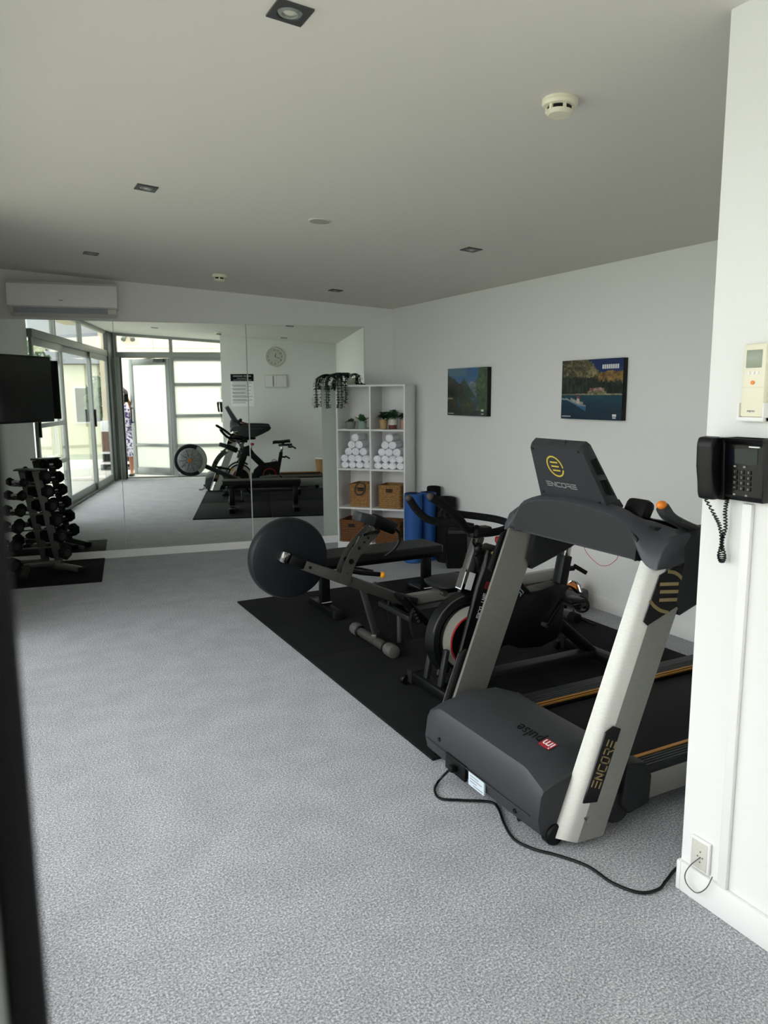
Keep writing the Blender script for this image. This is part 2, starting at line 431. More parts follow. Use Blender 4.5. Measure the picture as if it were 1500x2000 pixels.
# sliding doors along the left
XG = -.185
frame_run('trim_10', XG-.06, XG+.04, .62, 4.86, 2.02, 2.11)
frame_run('trim_11', XG-.06, XG+.04, .62, 4.86, 0, .03, m=ALUD)
frame_run('trim_12', XG-.03, XG+.03, .62, 4.86, ceil_z(XG)-.05, ceil_z(XG)-.003)
for i, (ya, yb) in enumerate(((.62, 2.385), (2.43, 3.8), (3.845, 4.86))):
    g = sgroup('window_%d' % (i+4), (XG, (ya+yb)/2, 2.11))
    B().bx(XG-.003, XG+.003, ya, yb, 2.11, ceil_z(XG)-.05).put('pane', GLASS, g)
    if yb < 4.8: B().bx(XG-.03, XG+.03, yb, yb+.045, 2.11, ceil_z(XG)-.05).put('mullion', ALU, g)
for i, (ya, yb, xo, mid) in enumerate(((.62, 1.92, .012, []), (1.82, 3.62, -.02, []), (3.54, 4.86, .012, [1.075, .62]))):
    x = XG+xo; g = sgroup('door_%d' % (i+2), (x, (ya+yb)/2, .03))
    for y in (ya, yb-.07): B().bx(x-.016, x+.016, y, y+.07, .03, 2.02, .003).put('stile', ALU, g)
    B().bx(x-.016, x+.016, ya+.07, yb-.07, 1.94, 2.02, .003).put('top_rail', ALU, g)
    B().bx(x-.016, x+.016, ya+.07, yb-.07, .03, .13, .003).put('bottom_rail', ALU, g)
    for z in mid: B().bx(x-.016, x+.016, ya+.07, yb-.07, z-.025, z+.025, .003).put('middle_rail', ALU, g)
    zs = [.13]+sorted(sum([[z-.025, z+.025] for z in mid], []))+[1.94]
    for za, zb in zip(zs[::2], zs[1::2]): B().bx(x-.003, x+.003, ya+.07, yb-.07, za, zb).put('pane', GLASS, g)
    B().bx(x+.016, x+.045, yb-.05, yb-.03, .95, 1.2, .004).put('door_handle', BLACK, g)

# ------------------------------------------------------------------ outside: deck, balustrade, porch, lawn, house, trees
struct(B().bx(-2.2, XL-.1, -1.0, 7.5, -.2, -.03), 'balcony_deck', CONCD)
struct(B().bx(-2.2, 4.6, -4.2, YB-.06, -.2, -.015), 'porch_paving', CONCD)
struct(B().bx(-40, -2.2, -45, 20, -.6, -.5), 'lawn_ground', GRASS)
struct(B().bx(-2.2, 20, -45, -4.2, -.6, -.5), 'lawn_ground.001', GRASS)
struct(B().bx(-.8, XL-.1, .4, 7.6, 2.52, 2.62), 'shading_eave', BEIGE)  # overhang added along the glazing to cut daylight at the far end
bal = thing('balustrade', 'pale metal balustrade with thin upright bars along the outer deck edge', 'railing', (-2.12, 2.0, -.03))
for z in (.98, .12): B().bx(-2.14, -2.1, -4.0, 7.0, z-.02, z+.02).put('rail', OFFW, bal)
for i in range(74):
    B().cyl((-2.12, -3.95+i*.148, .1), (-2.12, -3.95+i*.148, .97), .009, seg=6).put('bar', OFFW, bal)
for i in range(7): B().bx(-2.15, -2.09, -3.98+i*1.8, -3.92+i*1.8, -.03, 1.0).put('post', OFFW, bal)
# porch wall with cladding sheets
pw = sgroup('wall_porch', (1.8, -2.45, 0))
B().bx(-.85, 4.6, -2.56, -2.46, -.2, 3.3).put('backing', OFFW, pw)
for x0, x1 in ((-.85, .19), (.2, 1.32), (1.33, 2.45), (2.46, 3.6)):
    for z0, z1 in ((.9, 2.32), (2.33, 3.3)): B().bx(x0, x1, -2.46, -2.44, z0, z1).put('cladding_sheet', BEIGE, pw)
t = thing('timber_planter', 'brown boarded planter box with a white top behind the steps', 'planter', (-.4, -2.2, -.015))
for i in range(9): B().bx(-.85+i*.15, -.703+i*.15, -2.2, -2.17, .3, .69).put('board', TIMBER, t)
B().bx(-.85, .5, -2.42, -2.2, -.015, .69).put('body', TIMBER, t); B().bx(-.86, .51, -2.43, -2.16, .69, .9, .01).put('white_top', WHITE, t)
t = thing('entrance_steps', 'two open timber steps with white nosings outside the door', 'steps', (-.3, -1.8, -.015))
for i, (y, z) in enumerate(((-1.52, .137), (-1.8, .315))):
    B().bx(-.8, .5, y-.28, y, z-.04, z, .004).put('tread', TIMBER, t); B().bx(-.8, .5, y, y+.012, z-.035, z+.003).put('nosing', WHITE, t)
for x in (-.78, .46): B().prism([(-1.55, -.015), (-1.55, .1), (-1.79, .1), (-1.79, .275), (-2.1, .275), (-2.1, -.015)], 'yz', x, x+.03).put('stringer', BLACK, t)
B().bx(-.75, .46, -2.09, -2.07, 0, .27).put('riser_shade', BLACK, t)  # black sheet stands in for the shade behind the open treads
t = thing('twin_spotlight', 'pair of grey spotlight heads high on the beige porch wall', 'spotlight', (-.26, -2.44, 2.54))
B().box((-.26, -2.42, 2.6), (.22, .04, .05), None, .006).put('mount', ALUD, t)
for s in (-1, 1):
    hd = B().cyl((-.26+s*.06, -2.38, 2.58), (-.26+s*.09, -2.28, 2.48), .035, .048, 14).put('lamp_head', ALUD, t)
# neighbouring house and trees on the lawn
t = thing('neighbour_house', 'cream rendered house with a grey roof beyond the lawn', 'house', (-7, -13, -.5))
B().bx(-9, -2.6, -18, -12.5, -.5, 2.4).put('wall', HOUSE, t)
B().prism([(-18.4, 2.4), (-12.0, 2.4), (-15.2, 4.1)], 'yz', -9.4, -2.2).put('roof', ROOFM, t)
for x in (-8.3, -6.6, -4.9, -3.6):
    f = B().bx(x, x+.9, -12.52, -12.46, .5, 1.7).put('window_frame', WHITE, t); B().bx(x+.06, x+.84, -12.46, -12.44, .56, 1.64).put('window_pane', DARKGL, f)
def leaf_cloud(b, c, rad, n, size, rnd):
    for _ in range(n):
        while True:
            p = Vector((rnd.uniform(-1, 1), rnd.uniform(-1, 1), rnd.uniform(-1, 1)))
            if p.length < 1: break
        p = Vector(c)+Vector((p.x*rad[0], p.y*rad[1], p.z*rad[2]))
        d = Vector((rnd.uniform(-1, 1), rnd.uniform(-1, 1), rnd.uniform(-1, 1))).normalized()
        e = d.orthogonal().normalized()*size*.5; d = d*size
        b.quad(p-d, p+e, p+d, p-e)
    return b
rnd = random.Random(3)
for i, (x, y, h, lab) in enumerate(((-4.6, -9.0, 3.2, 'tall leafy tree on the lawn, nearest the deck'), (-7.6, -10.5, 3.6, 'broad tree left of the cream house'), (-1.6, -10.6, 2.2, 'low rounded bush in front of the cream house'))):
    t = thing('garden_tree', lab, 'tree', (x, y, -.5))
    B().tube([(x, y, -.5), (x+.05, y, h*.3), (x, y+.05, h*.62)], [.14, .1, .05], 8).put('trunk', BARK, t)
    leaf_cloud(B(), (x, y, h*.62), (1.3, 1.3, h*.36), 900, .16, rnd).put('foliage', TREEL, t)

# ------------------------------------------------------------------ ceiling fittings
TILT = Matrix.Rotation(math.atan(.068), 3, 'Y')
def ceil_thing(name, label, cat, x, y, group=None):
    t = thing(name, label, cat, (x, y, ceil_z(x)), 0, group); t.rotation_euler = (0, math.atan(.068), 0); return t
def downlight(x, y, label):
    t = ceil_thing('downlight', label, 'downlight', x, y, 'square recessed downlights')
    b = B(); s, r = .048, .034; n = 24
    sq = []
    for j in range(n):
        a = 2*PI*j/n+PI/4; k = s/max(abs(math.cos(a)), abs(math.sin(a))); sq.append((k*math.cos(a), k*math.sin(a)))
    rg = lambda q, z: [(u, v, z) for u, v in q]
    ci = lambda rr: [(rr*math.cos(2*PI*j/n+PI/4), rr*math.sin(2*PI*j/n+PI/4)) for j in range(n)]
    b.loft([rg(sq, 0), rg(sq, -.005), rg(ci(r), -.006), rg(ci(r*.95), .0)], False).put('square_trim', STEELD, t, True)
    B().loft([rg(ci(r*.9), -.004), rg(ci(r*.62), -.007), rg(ci(r*.58), -.001)], False).put('gimbal_ring', ALU, t, True)
    B().lathe([(0, -.0045), (.012, -.004), (.018, -.001), (.0185, .0)], (0, 0, 0), (0, 0, 1), 18).put('lamp', OFFW, t, True)
    return t
STEELD = mat('dark_steel', '4C4D4F', .45, .4)
for x, y, lab in ((.77, 1.97, 'square grey downlight in the ceiling nearest the camera, upper left of centre'), (.757, 3.835, 'square grey downlight at left in the middle row of the ceiling'),
                  (.735, 5.72, 'square grey downlight at left nearest the air conditioner'), (2.62, 3.875, 'square grey downlight at right in the middle row, above the two pictures'),
                  (2.622, 5.84, 'square grey downlight at right nearest the mirror and bookcase'), (2.625, 1.88, 'square grey downlight over the treadmill belt, seen in the mirror')):
    downlight(x, y, lab)
def smoke(x, y, lab):
    t = ceil_thing('smoke_detector', lab, 'smoke detector', x, y, 'smoke detectors on the ceiling')
    B().lathe([(.0, 0), (.055, 0), (.056, -.012), (.052, -.02), (.047, -.022)], seg=32).put('base', CREAM, t, True)
    B().lathe([(.0, -.02), (.038, -.021), (.038, -.036), (0, -.036)], seg=28).put('sensor_chamber', BLACK, t, True)
    b = B()
    for k in range(6):
        a = k*PI/3+.2; b.box((.041*math.cos(a), .041*math.sin(a), -.029), (.007, .009, .018), Matrix.Rotation(a, 3, 'Z'))
    b.lathe([(0, -.047), (.034, -.0455), (.043, -.037), (.0435, -.0345), (0, -.0345)], seg=32).put('cap', CREAM, t, True)
smoke(1.67, 1.985, 'cream smoke detector on the ceiling, the larger one at upper right'); smoke(1.672, 5.87, 'cream smoke detector on the far ceiling right of the air conditioner')
t = ceil_thing('ceiling_speaker', 'flat round white speaker grille in the centre of the ceiling', 'speaker', 1.652, 3.864)
B().lathe([(0, 0), (.062, 0), (.062, -.003), (.057, -.005), (.055, -.003)], seg=40).put('rim', OFFW, t, True)
B().lathe([(0, -.0035), (.054, -.0035), (.054, -.001), (0, -.001)], seg=40).put('grille', mat('speaker_mesh', 'A9A9A2', .8, bump=(900, .5, .002)), t, True)

# ------------------------------------------------------------------ air conditioner
t = thing('air_conditioner', 'white split air conditioner high on the far wall above the mirror', 'air conditioner', mp(-.43, 0, 2.04), -TH)
def acl(pts): return [[(x, y, z) for y, z in pts] for x in (-.415, -.409, .409, .415)]
prof = [(0, 2.30), (-.155, 2.292), (-.185, 2.27), (-.195, 2.2), (-.187, 2.105), (-.165, 2.093), (0, 2.093)]
def acsec(x, k): return [(x, y*k, 2.195+(z-2.195)*k) for y, z in prof]
o = B().loft([acsec(-.41, .95), acsec(-.405, 1), acsec(.405, 1), acsec(.41, .95)]).put('casing', WHITE, t, True)
for v in o.data.vertices: v.co.z -= 2.04
b = B().prism([(-.005, .05), (-.15, .05), (-.14, .015), (-.1, -.005), (-.005, -.005)], 'yz', -.395, .395); b.put('lower_body', OFFW, t, True)
B().prism([(-.165, .051), (-.150, .012), (-.143, .012), (-.158, .051)], 'yz', -.372, .33).put('louvre', mat('ac_louvre', '8F9299', .4), t, True)
B().bx(-.03, .0, -.197, -.19, .105, .111).put('badge', GREYPR, t, True)

# ------------------------------------------------------------------ television on a bracket in the left corner
t = thing('television', 'black flat television angled out of the left corner beside the mirror', 'television', (.173, 6.201, 1.45), -math.radians(44)+PI/2)
# local x runs along the screen towards the mirror, local -y faces the room
TW, TD = .45, .02
B().box((0, .012, 0), (2*TW, .035, .50), None, .006).put('casing', BLACK, t, True)
B().box((0, -.0065, .004), (2*TW-.02, .003, .472), None, 0).put('screen', DARKGL, t, True)
B().box((.02, .05, -.03), (.5, .05, .3), None, .01).put('rear_housing', BLACK, t, True)
B().bar((0, .07, 0), (-.12, .26, 0), .05, .05).bar((-.12, .26, 0), (-.27, .18, 0), .04, .05).put('bracket_arm', BLACK, t, True)

# ------------------------------------------------------------------ pictures on the right wall (printed canvases)
def picture(y0, y1, z0, z1, fn, label, prints):
    t = thing('canvas_picture', label, 'picture', (XR, (y0+y1)/2, z0))
    B().bx(XR-.038, XR-.001, y0, y1, z0, z1, .002).put('canvas', BLACK, t)
    n = 130; bm = bmesh.new(); X = XR-.0385
    vs = [[bm.verts.new((X, y1+(y0-y1)*i/n, z0+(z1-z0)*j/n)) for i in range(n+1)] for j in range(n+1)]
    for j in range(n):
        for i in range(n): bm.faces.new((vs[j][i], vs[j][i+1], vs[j+1][i+1], vs[j+1][i]))
    me = bpy.data.meshes.new('print'); bm.to_mesh(me); bm.free()
    ca = me.color_attributes.new('Col', 'FLOAT_COLOR', 'POINT'); k = 0
    for j in range(n+1):
        for i in range(n+1):
            c = fn(i/n, j/n); ca.data[k].color = tuple(lin(max(0, min(1, q*.82))) for q in c)+(1,); k += 1
    m = bpy.data.materials.new('picture_print'); m.use_nodes = True; a = m.node_tree.nodes.new('ShaderNodeVertexColor'); a.layer_name = 'Col'
    p = m.node_tree.nodes['Principled BSDF']; p.inputs['Roughness'].default_value = .5
    m.node_tree.links.new(a.outputs['Color'], p.inputs['Base Color']); me.materials.append(m)
    me.transform(Matrix.Translation(-Vector(t.location)))
    o = bpy.data.objects.new('print', me); COL.objects.link(o); o.parent = t
    for u0, u1, v0, v1 in prints: B().bx(X-.0008, X, y1+(y0-y1)*u0, y1+(y0-y1)*u1, z0+(z1-z0)*v0, z0+(z1-z0)*v1).put('caption_print', WPRINT, t)
def hsh(x, y):
    v = math.sin(x*127.1+y*311.7)*43758.5453; return v-math.floor(v)
def vn(x, y):
    i, j = math.floor(x), math.floor(y); u, v = x-i, y-j; u = u*u*(3-2*u); v = v*v*(3-2*v)
    return (hsh(i, j)*(1-u)+hsh(i+1, j)*u)*(1-v)+(hsh(i, j+1)*(1-u)+hsh(i+1, j+1)*u)*v
def fb(x, y): return .5*vn(x, y)+.3*vn(2.1*x+5, 2.1*y)+.2*vn(4.3*x, 4.3*y+9)
def mixc(a, b, t): t = max(0, min(1, t)); return tuple(p+(q-p)*t for p, q in zip(a, b))
def pic1(u, v):                                # river between wooded banks
    n = fb(u*9, v*9); m = fb(u*26+3, v*26); g = .45*n+.55*m
    c = mixc((.40, .54, .66), (.26, .46, .68), (v-.5)*2+.5*(n-.5))
    if v > .84 and u < .5: c = mixc(c, (.50, .62, .60), .5)
    if v < .40+.03*n: c = mixc((.09, .16, .22), (.26, .46, .58), (v-.08)*2.6+.8*(n-.5))
    pk = .70-abs(u-.63)*1.1
    if .40 < v < pk+.07*m: c = mixc((.30, .40, .44), (.78, .76, .78), g*1.5-.3+(v-.6)*2)
    tri = .77-abs(u-.43)*1.35
    if .38 < v < tri+.09*(m-.3): c = mixc((.08, .18, .14), (.28, .38, .22), g*1.7-.4)
    if .2 < v <= .38 and abs(u-.42) < (v-.16)*.6+.05*m: c = mixc((.08, .16, .15), (.17, .28, .2), g*1.5-.3)
    lft = .86-u*.62+.12*(m-.3)
    if u < .44-.05*m and .34+u*.2 < v < lft: c = mixc((.05, .06, .05), (.24, .23, .15), g*1.8-.55)
    if u < .22+.1*n and v < .38: c = mixc((.10, .11, .07), (.30, .26, .14), g*1.7-.4)
    if u < .14 and abs(v-.36) < .02: c = (.62, .58, .52)
    edge = .78-.16*n+abs(v-.6)*.2
    if u > edge+.06*(m-.5): c = mixc((.07, .20, .13), (.40, .50, .24), g*1.9-.5+(.86-u)*.8)
    if v < .12: c = mixc(c, (.06, .08, .09), .65)
    q = ((u-.52)/.18)**2+((v-.19)/.19)**2+.5*(m-.5)
    if q < 1: c = mixc((.10, .14, .08), (.40, .44, .24), g*1.6-.45+(v-.18)*1.2)
    return c
def pic2(u, v):                                # lake steamer below a mountain
    n = fb(u*10, v*10); m = fb(u*30+7, v*30); t_ = fb(u*46, v*8+2); g = .4*n+.6*m
    if v < .405+.012*m:
        c = mixc((.01, .17, .26), (.05, .34, .40), v*2.1+.5*(fb(u*5, v*22)-.5)-.15)
        if .42 < u < .72 and v > .33: c = mixc(c, (.24, .40, .38), (v-.33)*7)
    else:
        c = mixc((.05, .27, .50), (.03, .17, .40), (v-.5)*2)
        ridge = 1.06-max(0, u-.40)*1.15+.10*(m-.5) if u < .74 else .72
        if v < ridge: c = mixc((.16, .17, .12), (.72, .66, .46), g*2.1-.62+(u-.3)*.35)
        if u > .62 and .62 < v < .80-.05*abs(u-.85)+.05*(m-.5): c = mixc((.34, .25, .12), (.78, .62, .32), g*2-.5)
        tl = (.72-.03*u if u < .62 else .66-.12*(u-.62))+.16*(t_-.45)
        if v < tl: c = mixc((.02, .05, .05), (.26, .33, .24), t_*2.1-.75+.5*(m-.5))
        if .47 < u < .72 and .47 < v < .53+.03*(t_-.5): c = mixc((.34, .20, .2), (.80, .66, .62), m*2.2-.6)
        if .45 < u < .76 and .43 < v < .47: c = mixc((.34, .36, .22), (.62, .60, .44), m*1.6-.3)
        if v < .425+.015*n: c = mixc((.40, .38, .30), (.78, .75, .62), m*1.8-.4)
    t = (u-.08)/.35
    if 0 < t < 1:
        top = .365-.17*t+.03*(t > .6)*(t-.6)*4; bot = .335-.19*t-.01*(t > .5)
        if bot < v < top: c = (.22, .43, .60) if v < top-.03 else (.55, .62, .66)
        if .25 < t < .85 and top < v < top+.045: c = mixc((.55, .52, .46), (.85, .82, .76), m*1.6-.2)
        if .56 < t < .68 and top < v < top+.13: c = (.60, .30, .26) if v > top+.085 else (.88, .85, .8)
    if abs(v-(.345-.10*u)) < .012 and u < .11: c = (.62, .70, .74)
    return c
picture(4.822, 5.385, 1.22, 1.597, pic1, 'smaller looking wall picture of a river between trees, nearer the bookcase', [(.02, .17, .035, .05), (.86, .92, .1, .14), (.86, .92, .04, .055)])
picture(3.425, 3.972, 1.227, 1.605, pic2, 'wall picture of a boat on a lake below a mountain, nearer the treadmill',
        [(.68+.033*i, .68+.033*i+.024, .835, .905) for i in range(8)]+[(.02, .17, .04, .052), (.86, .92, .06, .1), (.865, .915, .03, .05)])

# ------------------------------------------------------------------ bookcase across the corner
BY = math.radians(48)
bw, bd, bh = .655, .29, 1.478
BC = thing('bookcase', 'white eight-cube bookcase standing diagonally across the far right corner', 'bookcase', (2.79, 6.25, 0), math.radians(-48))
# local x right along the front, local y into the case
tk = .016
for x in (0, bw/2-tk/2, bw-tk): B().bx(x, x+tk, 0, bd, 0, bh-tk, .001).put('upright_panel', MELA, BC, True)
B().bx(0, bw, 0, bd, bh-tk, bh, .001).put('top_panel', MELA, BC, True)
SH = [.06, .3835, .735, 1.088]
for z in SH:
    for x0, x1 in ((tk, bw/2-tk/2), (bw/2+tk/2, bw-tk)): B().bx(x0, x1, .001, bd, z-tk, z, .001).put('shelf', MELA, BC, True)
B().bx(tk, bw-tk, bd-.006, bd-.001, .04, bh-tk).put('back_panel', MELA, BC, True)
for x0, x1 in ((tk, bw/2-tk/2), (bw/2+tk/2, bw-tk)): B().bx(x0, x1, .004, .016, 0, SH[0]-tk).put('plinth', MELA, BC, True)
BM = Matrix.Translation(BC.location) @ Matrix.Rotation(math.radians(-48), 4, 'Z')
def bcp(x, y, z): return tuple(BM @ Vector((x, y, z)))
cl = tk; cw = bw/2-1.5*tk; cr = bw/2+tk/2
BR = math.radians(-48)

# towels
def towel(first=[None]):
    if first[0] is None:
        t = thing('rolled_towel', '', 'towel')
        R = .034; prof = [(.0, .006), (.006, .002), (.009, .006), (.012, .001), (.017, .0), (.019, .005), (.022, 0), (.027, .001), (R, .007), (R, .178), (R-.006, .185), (0, .185)]
        B().lathe(prof, (0, 0, 0), (0, 1, 0), 20).put('towelling', TOWEL, t, True)
        first[0] = t; return t, True
    return first[0], False
def put_towel(x, z, y, lab, grp, sq=1.0):
    src, new = towel()
    if new: r = src; r.location = bcp(x, y, z); r.rotation_euler = (0, 0, BR)
    else: r = dup(src, bcp(x, y, z), BR)
    r.scale = (1.03, 1, sq); r['label'] = lab; r['group'] = grp
rn = random.Random(5); R = .034
rows = ('bottom row', 'second row up', 'third row up', 'fourth row up')
for side, x0 in (('left', cl), ('right', cr)):
    zc = SH[2]; cx = x0+cw*.5+(.0 if side == 'left' else .002)
    for k, nrow in enumerate((4, 4, 3, 2, 1)):
        sq = (.84, .94, 1, 1, 1)[k]; zz = zc+R*sq+.001
        pos = ['leftmost', 'second from left', 'third from left', 'rightmost']
        for i in range(nrow):
            off = (i-(nrow-1)/2)*2.03*R*1.03+(-.005 if k == 1 else 0)
            nm = {1: ['single'], 2: ['left', 'right'], 3: ['left', 'middle', 'right'], 4: pos}[nrow][i]
            lab = ('white rolled towel on top of the %s pyramid in the bookcase' % side) if k == 4 else ('white rolled towel, %s in the %s of the %s pyramid' % (nm, rows[k], side))
            put_towel(cx+off, zz, .035+rn.uniform(-.008, .012), lab, 'rolled towels in the bookcase', sq)
        zc += 2*R*sq*(.93 if k else .97)

# baskets
def basket(x0, x1, y0, y1, z, h, mm, label, slot=True, taper=0):
    t = thing('wicker_basket', label, 'basket', bcp((x0+x1)/2, (y0+y1)/2, z), BR)
    a, d, e = (x1-x0)/2, (y1-y0)/2, .008
    n = 11
    b = B()
    def ring(k, zz, ins=0):
        s = 1-taper*(1-zz/h); wob = .004*(k % 2)
        A, Dd = a*s-ins+wob, d*s-ins+wob; c = .012
        return [(-A+c, -Dd, zz), (A-c, -Dd, zz), (A, -Dd+c, zz), (A, Dd-c, zz), (A-c, Dd, zz), (-A+c, Dd, zz), (-A, Dd-c, zz), (-A, -Dd+c, zz)]
    rings = [ring(k, h*k/(2*n)) for k in range(2*n+1)]
    rings += [ring(0, h, e), ring(0, .012, e)]
    b.loft(rings).put('woven_body', mm, t, True, 20)
    if slot:
        B().bx(-.032, .032, -d-.0035, -d+.002, h-.06, h-.028, .002).put('handle_slot', SLOTSH, t, True)
    B().tube([(-a+.004, -d, h), (a-.004, -d, h), (a, d, h), (-a, d, h)], .004, 6, True).put('rim', mm, t, True)
    return t
bk1 = basket(cl+.085, cl+.305, .055, .275, SH[1]+.001, .205, WICK, 'light wicker basket with a grey strap through its handle hole, left cube', True)
bk2 = basket(cr+.055, cr+.262, .03, .25, SH[1]+.001, .205, WICK, 'light wicker basket in the right cube of the third row', True)
basket(cl+.004, cl+.24, .004, .25, SH[0]+.001, .20, WICKD, 'dark brown wicker basket in the bottom left cube', True, .06)
basket(cr+.022, cr+.262, .004, .25, SH[0]+.001, .20, WICKD, 'dark brown wicker basket with a white tag in the bottom right cube', True, .06)
t = thing('basket_tag', 'small white label clipped to the bottom right basket', 'tag', bcp(cr+.215, .0, SH[0]+.18), BR)
B().box((0, -.002, .012), (.045, .004, .018), None, .001).put('card', WPRINT, t, True); B().box((0, .003, .024), (.02, .014, .003)).put('clip', WPRINT, t, True)
t = thing('strap', 'dark grey looped strap hanging on the upper left basket', 'strap', bcp(cl+.19, .047, SH[1]+.206), BR)
B().tube(smooth_path([(.035, .012, .004), (.05, -.004, -.02), (.035, -.007, -.075), (-.005, -.007, -.095), (-.045, -.007, -.075), (-.04, -.006, -.02), (-.02, .01, .004), (.0, .016, .006)], 6, True), .010, 8, True, .005).put('webbing', mat('grey_strap', '4C463E', .8), t, True)

# potted plants
def pot(name, x, y, z, r0, r1, h, pm, label, fol, lm, soil=True):
    t = thing(name, label, 'plant', bcp(x, y, z), BR)
    B().lathe([(0, 0), (r0, 0), (r1, h), (r1-.004, h), (r1-.006, h-.008), (0, h-.008)], seg=20).put('pot', pm, t, True)
    if pm is BROWNP: B().lathe([(r0+.0035, h*.45), (r1+.0015, h), (r1+.0015, h+.001), (r1-.004, h+.001)], seg=20, cap=False).put('white_band', OFFW, t, True)
    fol(t, r1, h, lm)
    t.scale = (1.15, 1.15, 1.15)
    return t
def leafq(b, p, d, L, wd, droop=.3):
    p = Vector(p); d = Vector(d).normalized(); s = d.cross(Vector((0, 0, 1)))
    s = (s if s.length > .01 else Vector((1, 0, 0))).normalized()
    pts = [(0, .15), (.35, 1), (.7, .75), (1, .02)]
    L_, R2 = [], []
    for u, ww in pts:
        q = p+d*L*u+Vector((0, 0, -droop*L*u*u)); L_.append(q+s*wd*ww/2); R2.append(q-s*wd*ww/2)
    for i in range(3): b.quad(L_[i], L_[i+1], R2[i+1], R2[i])
def rosette(n, L, wd, spread, seed):
    def f(t, r1, h, lm):
        q = random.Random(seed); b = B()
        for i in range(n):
            a = i*2.4; el = q.uniform(*spread)
            leafq(b, (q.uniform(-.3, .3)*r1, q.uniform(-.3, .3)*r1, h-.008), (math.cos(a)*math.cos(el), math.sin(a)*math.cos(el), math.sin(el)), L*q.uniform(.7, 1.1), wd)
        b.put('foliage', lm, t, True, 60)
    return f
def bushy(n, rad, size, seed, zc):
    def f(t, r1, h, lm):
        q = random.Random(seed); b = B().tube([(0, 0, h-.01), (0, 0, h+zc)], .003, 6)
        for _ in range(n*3):
            a = q.uniform(0, 2*PI); el = q.uniform(-.8, 1.45); rr = rad*q.uniform(.15, 1)
            p = (rr*math.cos(a)*math.cos(el), rr*math.sin(a)*math.cos(el), h+zc+rr*.8*math.sin(el))
            leafq(b, p, (math.cos(a), math.sin(a), q.uniform(-.2, .8)), size, size*.7)
        b.put('foliage', lm, t, True, 60)
    return f
ZT = SH[3]+.001
pot('potted_succulent', cl+.085, .10, ZT, .032, .042, .055, CONC, 'low green succulent in a grey concrete pot, far left of the top cubes', rosette(60, .055, .022, (.25, 1.3), 1), mat('olive_leaf', '4A5236', .6))
pot('potted_snake_plant', cl+.2, .09, ZT, .032, .038, .06, SAGE, 'small plant with long upright green leaves in a pale sage pot', rosette(22, .095, .032, (.2, 1.3), 2), LEAF)
pot('potted_dark_plant', cr+.085, .10, ZT, .026, .034, .072, TAN, 'dark leaved plant in a tan pot, left of the right top cube', bushy(60, .044, .032, 3, .026), LEAFD)
pot('potted_herb', cr+.185, .055, ZT, .03, .036, .075, BROWNP, 'bushy green plant in a white and brown pot in the right top cube', bushy(60, .05, .038, 4, .03), LEAF)
pot('potted_herb', cr+.258, .14, ZT, .026, .03, .07, PINKP, 'bushy green plant in a pink pot, partly hidden at far right of the top cubes', bushy(45, .026, .03, 5, .03), LEAF)
t = thing('hanging_plant', 'trailing artificial plant in a small white pot on top of the bookcase', 'plant', bcp(.085, .13, bh+.001), BR)
B().lathe([(0, 0), (.03, 0), (.04, .06), (.036, .06), (.033, .05), (0, .05)], seg=18).put('pot', OFFW, t, True)
q = random.Random(11)
for i, (dx, dy, zl) in enumerate(((-.19, -.10, -.21), (-.155, -.14, -.21), (-.135, -.02, -.05), (-.05, -.155, -.21), (-.012, -.16, -.21), (.02, -.15, -.17), (-.1, -.15, -.04), (.075, .0, -.0), (.125, -.04, .01))):
    pth = smooth_path([(0, 0, .05), (dx*.45, dy*.45, .105), (dx*.85, dy*.85, .08 if zl < -.01 else .06), (dx, dy, .02 if zl < -.01 else .012), (dx+.004, dy-.003, zl*.55+.01), (dx+.002, dy, zl+.01)] if zl < -.01 else [(0, 0, .05), (dx*.4, dy*.4, .1), (dx*.85, dy*.85, .075), (dx, dy, .012), (dx*1.25, dy-.01, .008)], 5)
    b = B().tube(pth, .004, 5)
    for p in pth[3:]:
        for _ in range(5):
            a = q.uniform(0, 2*PI); leafq(b, p+Vector((math.cos(a), math.sin(a), 0))*.003, (math.cos(a), math.sin(a), q.uniform(-.3, .4)), .028, .02)
    b.put('vine', VINE, t, True, 60)

# ------------------------------------------------------------------ rolled mats and bin in the corner
def mat_roll(x, y, r, h, m, label, lean=0):
    t = thing('rolled_mat', label, 'exercise mat', (x, y, 0), random.uniform(0, 6), 'rolled exercise mats in the corner')
    n = 22; b = B()
    b.lathe([(0, 0), (r-.008, 0), (r, .008), (r, h-.008), (r-.008, h), (r*.15, h), (r*.12, h-.02), (0, h-.02)], seg=28).put('roll', m, t, True)
    sp = [(rr*math.cos(a), rr*math.sin(a), h+.0005) for a, rr in ((k*.35, r*.2+(r*.78)*k/60) for k in range(60))]
    B().tube(sp, .0018, 4).put('spiral_edge', SEAL, t, True)
    B().bx(r-.004, r+.006, -.012, .012, .01, h-.01, .003).put('outer_edge', m, t, True)
mat_roll(3.10, 5.40, .076, .582, BLUE, 'blue rolled exercise mat standing beside the bookcase, the left one')
mat_roll(3.258, 5.425, .070, .578, BLUE, 'blue rolled exercise mat standing between the other blue one and the black mats')
mat_roll(3.372, 5.52, .06, .61, RUB, 'tallest black rolled mat standing against the right wall')
mat_roll(3.352, 5.285, .078, .545, RUB, 'thick black rolled mat standing behind the black bin')
t = thing('waste_bin', 'tall tapered black waste bin with a grey band by the right wall', 'bin', (3.325, 5.085, 0), math.radians(-28))
def bsec(k, z): a = .088*k; return [(-a, -a, z), (a, -a, z), (a, a, z), (-a, a, z)]
B().loft([bsec(.92, 0), bsec(.88, .30), bsec(.83, .30), bsec(.86, .02)]).put('body', BLACK, t, True)
bb = B(); bb.loft([bsec(.89, .285), bsec(.9, .31), bsec(.83, .31), bsec(.83, .285)], False).put('rim_band', RACKG, t, True)
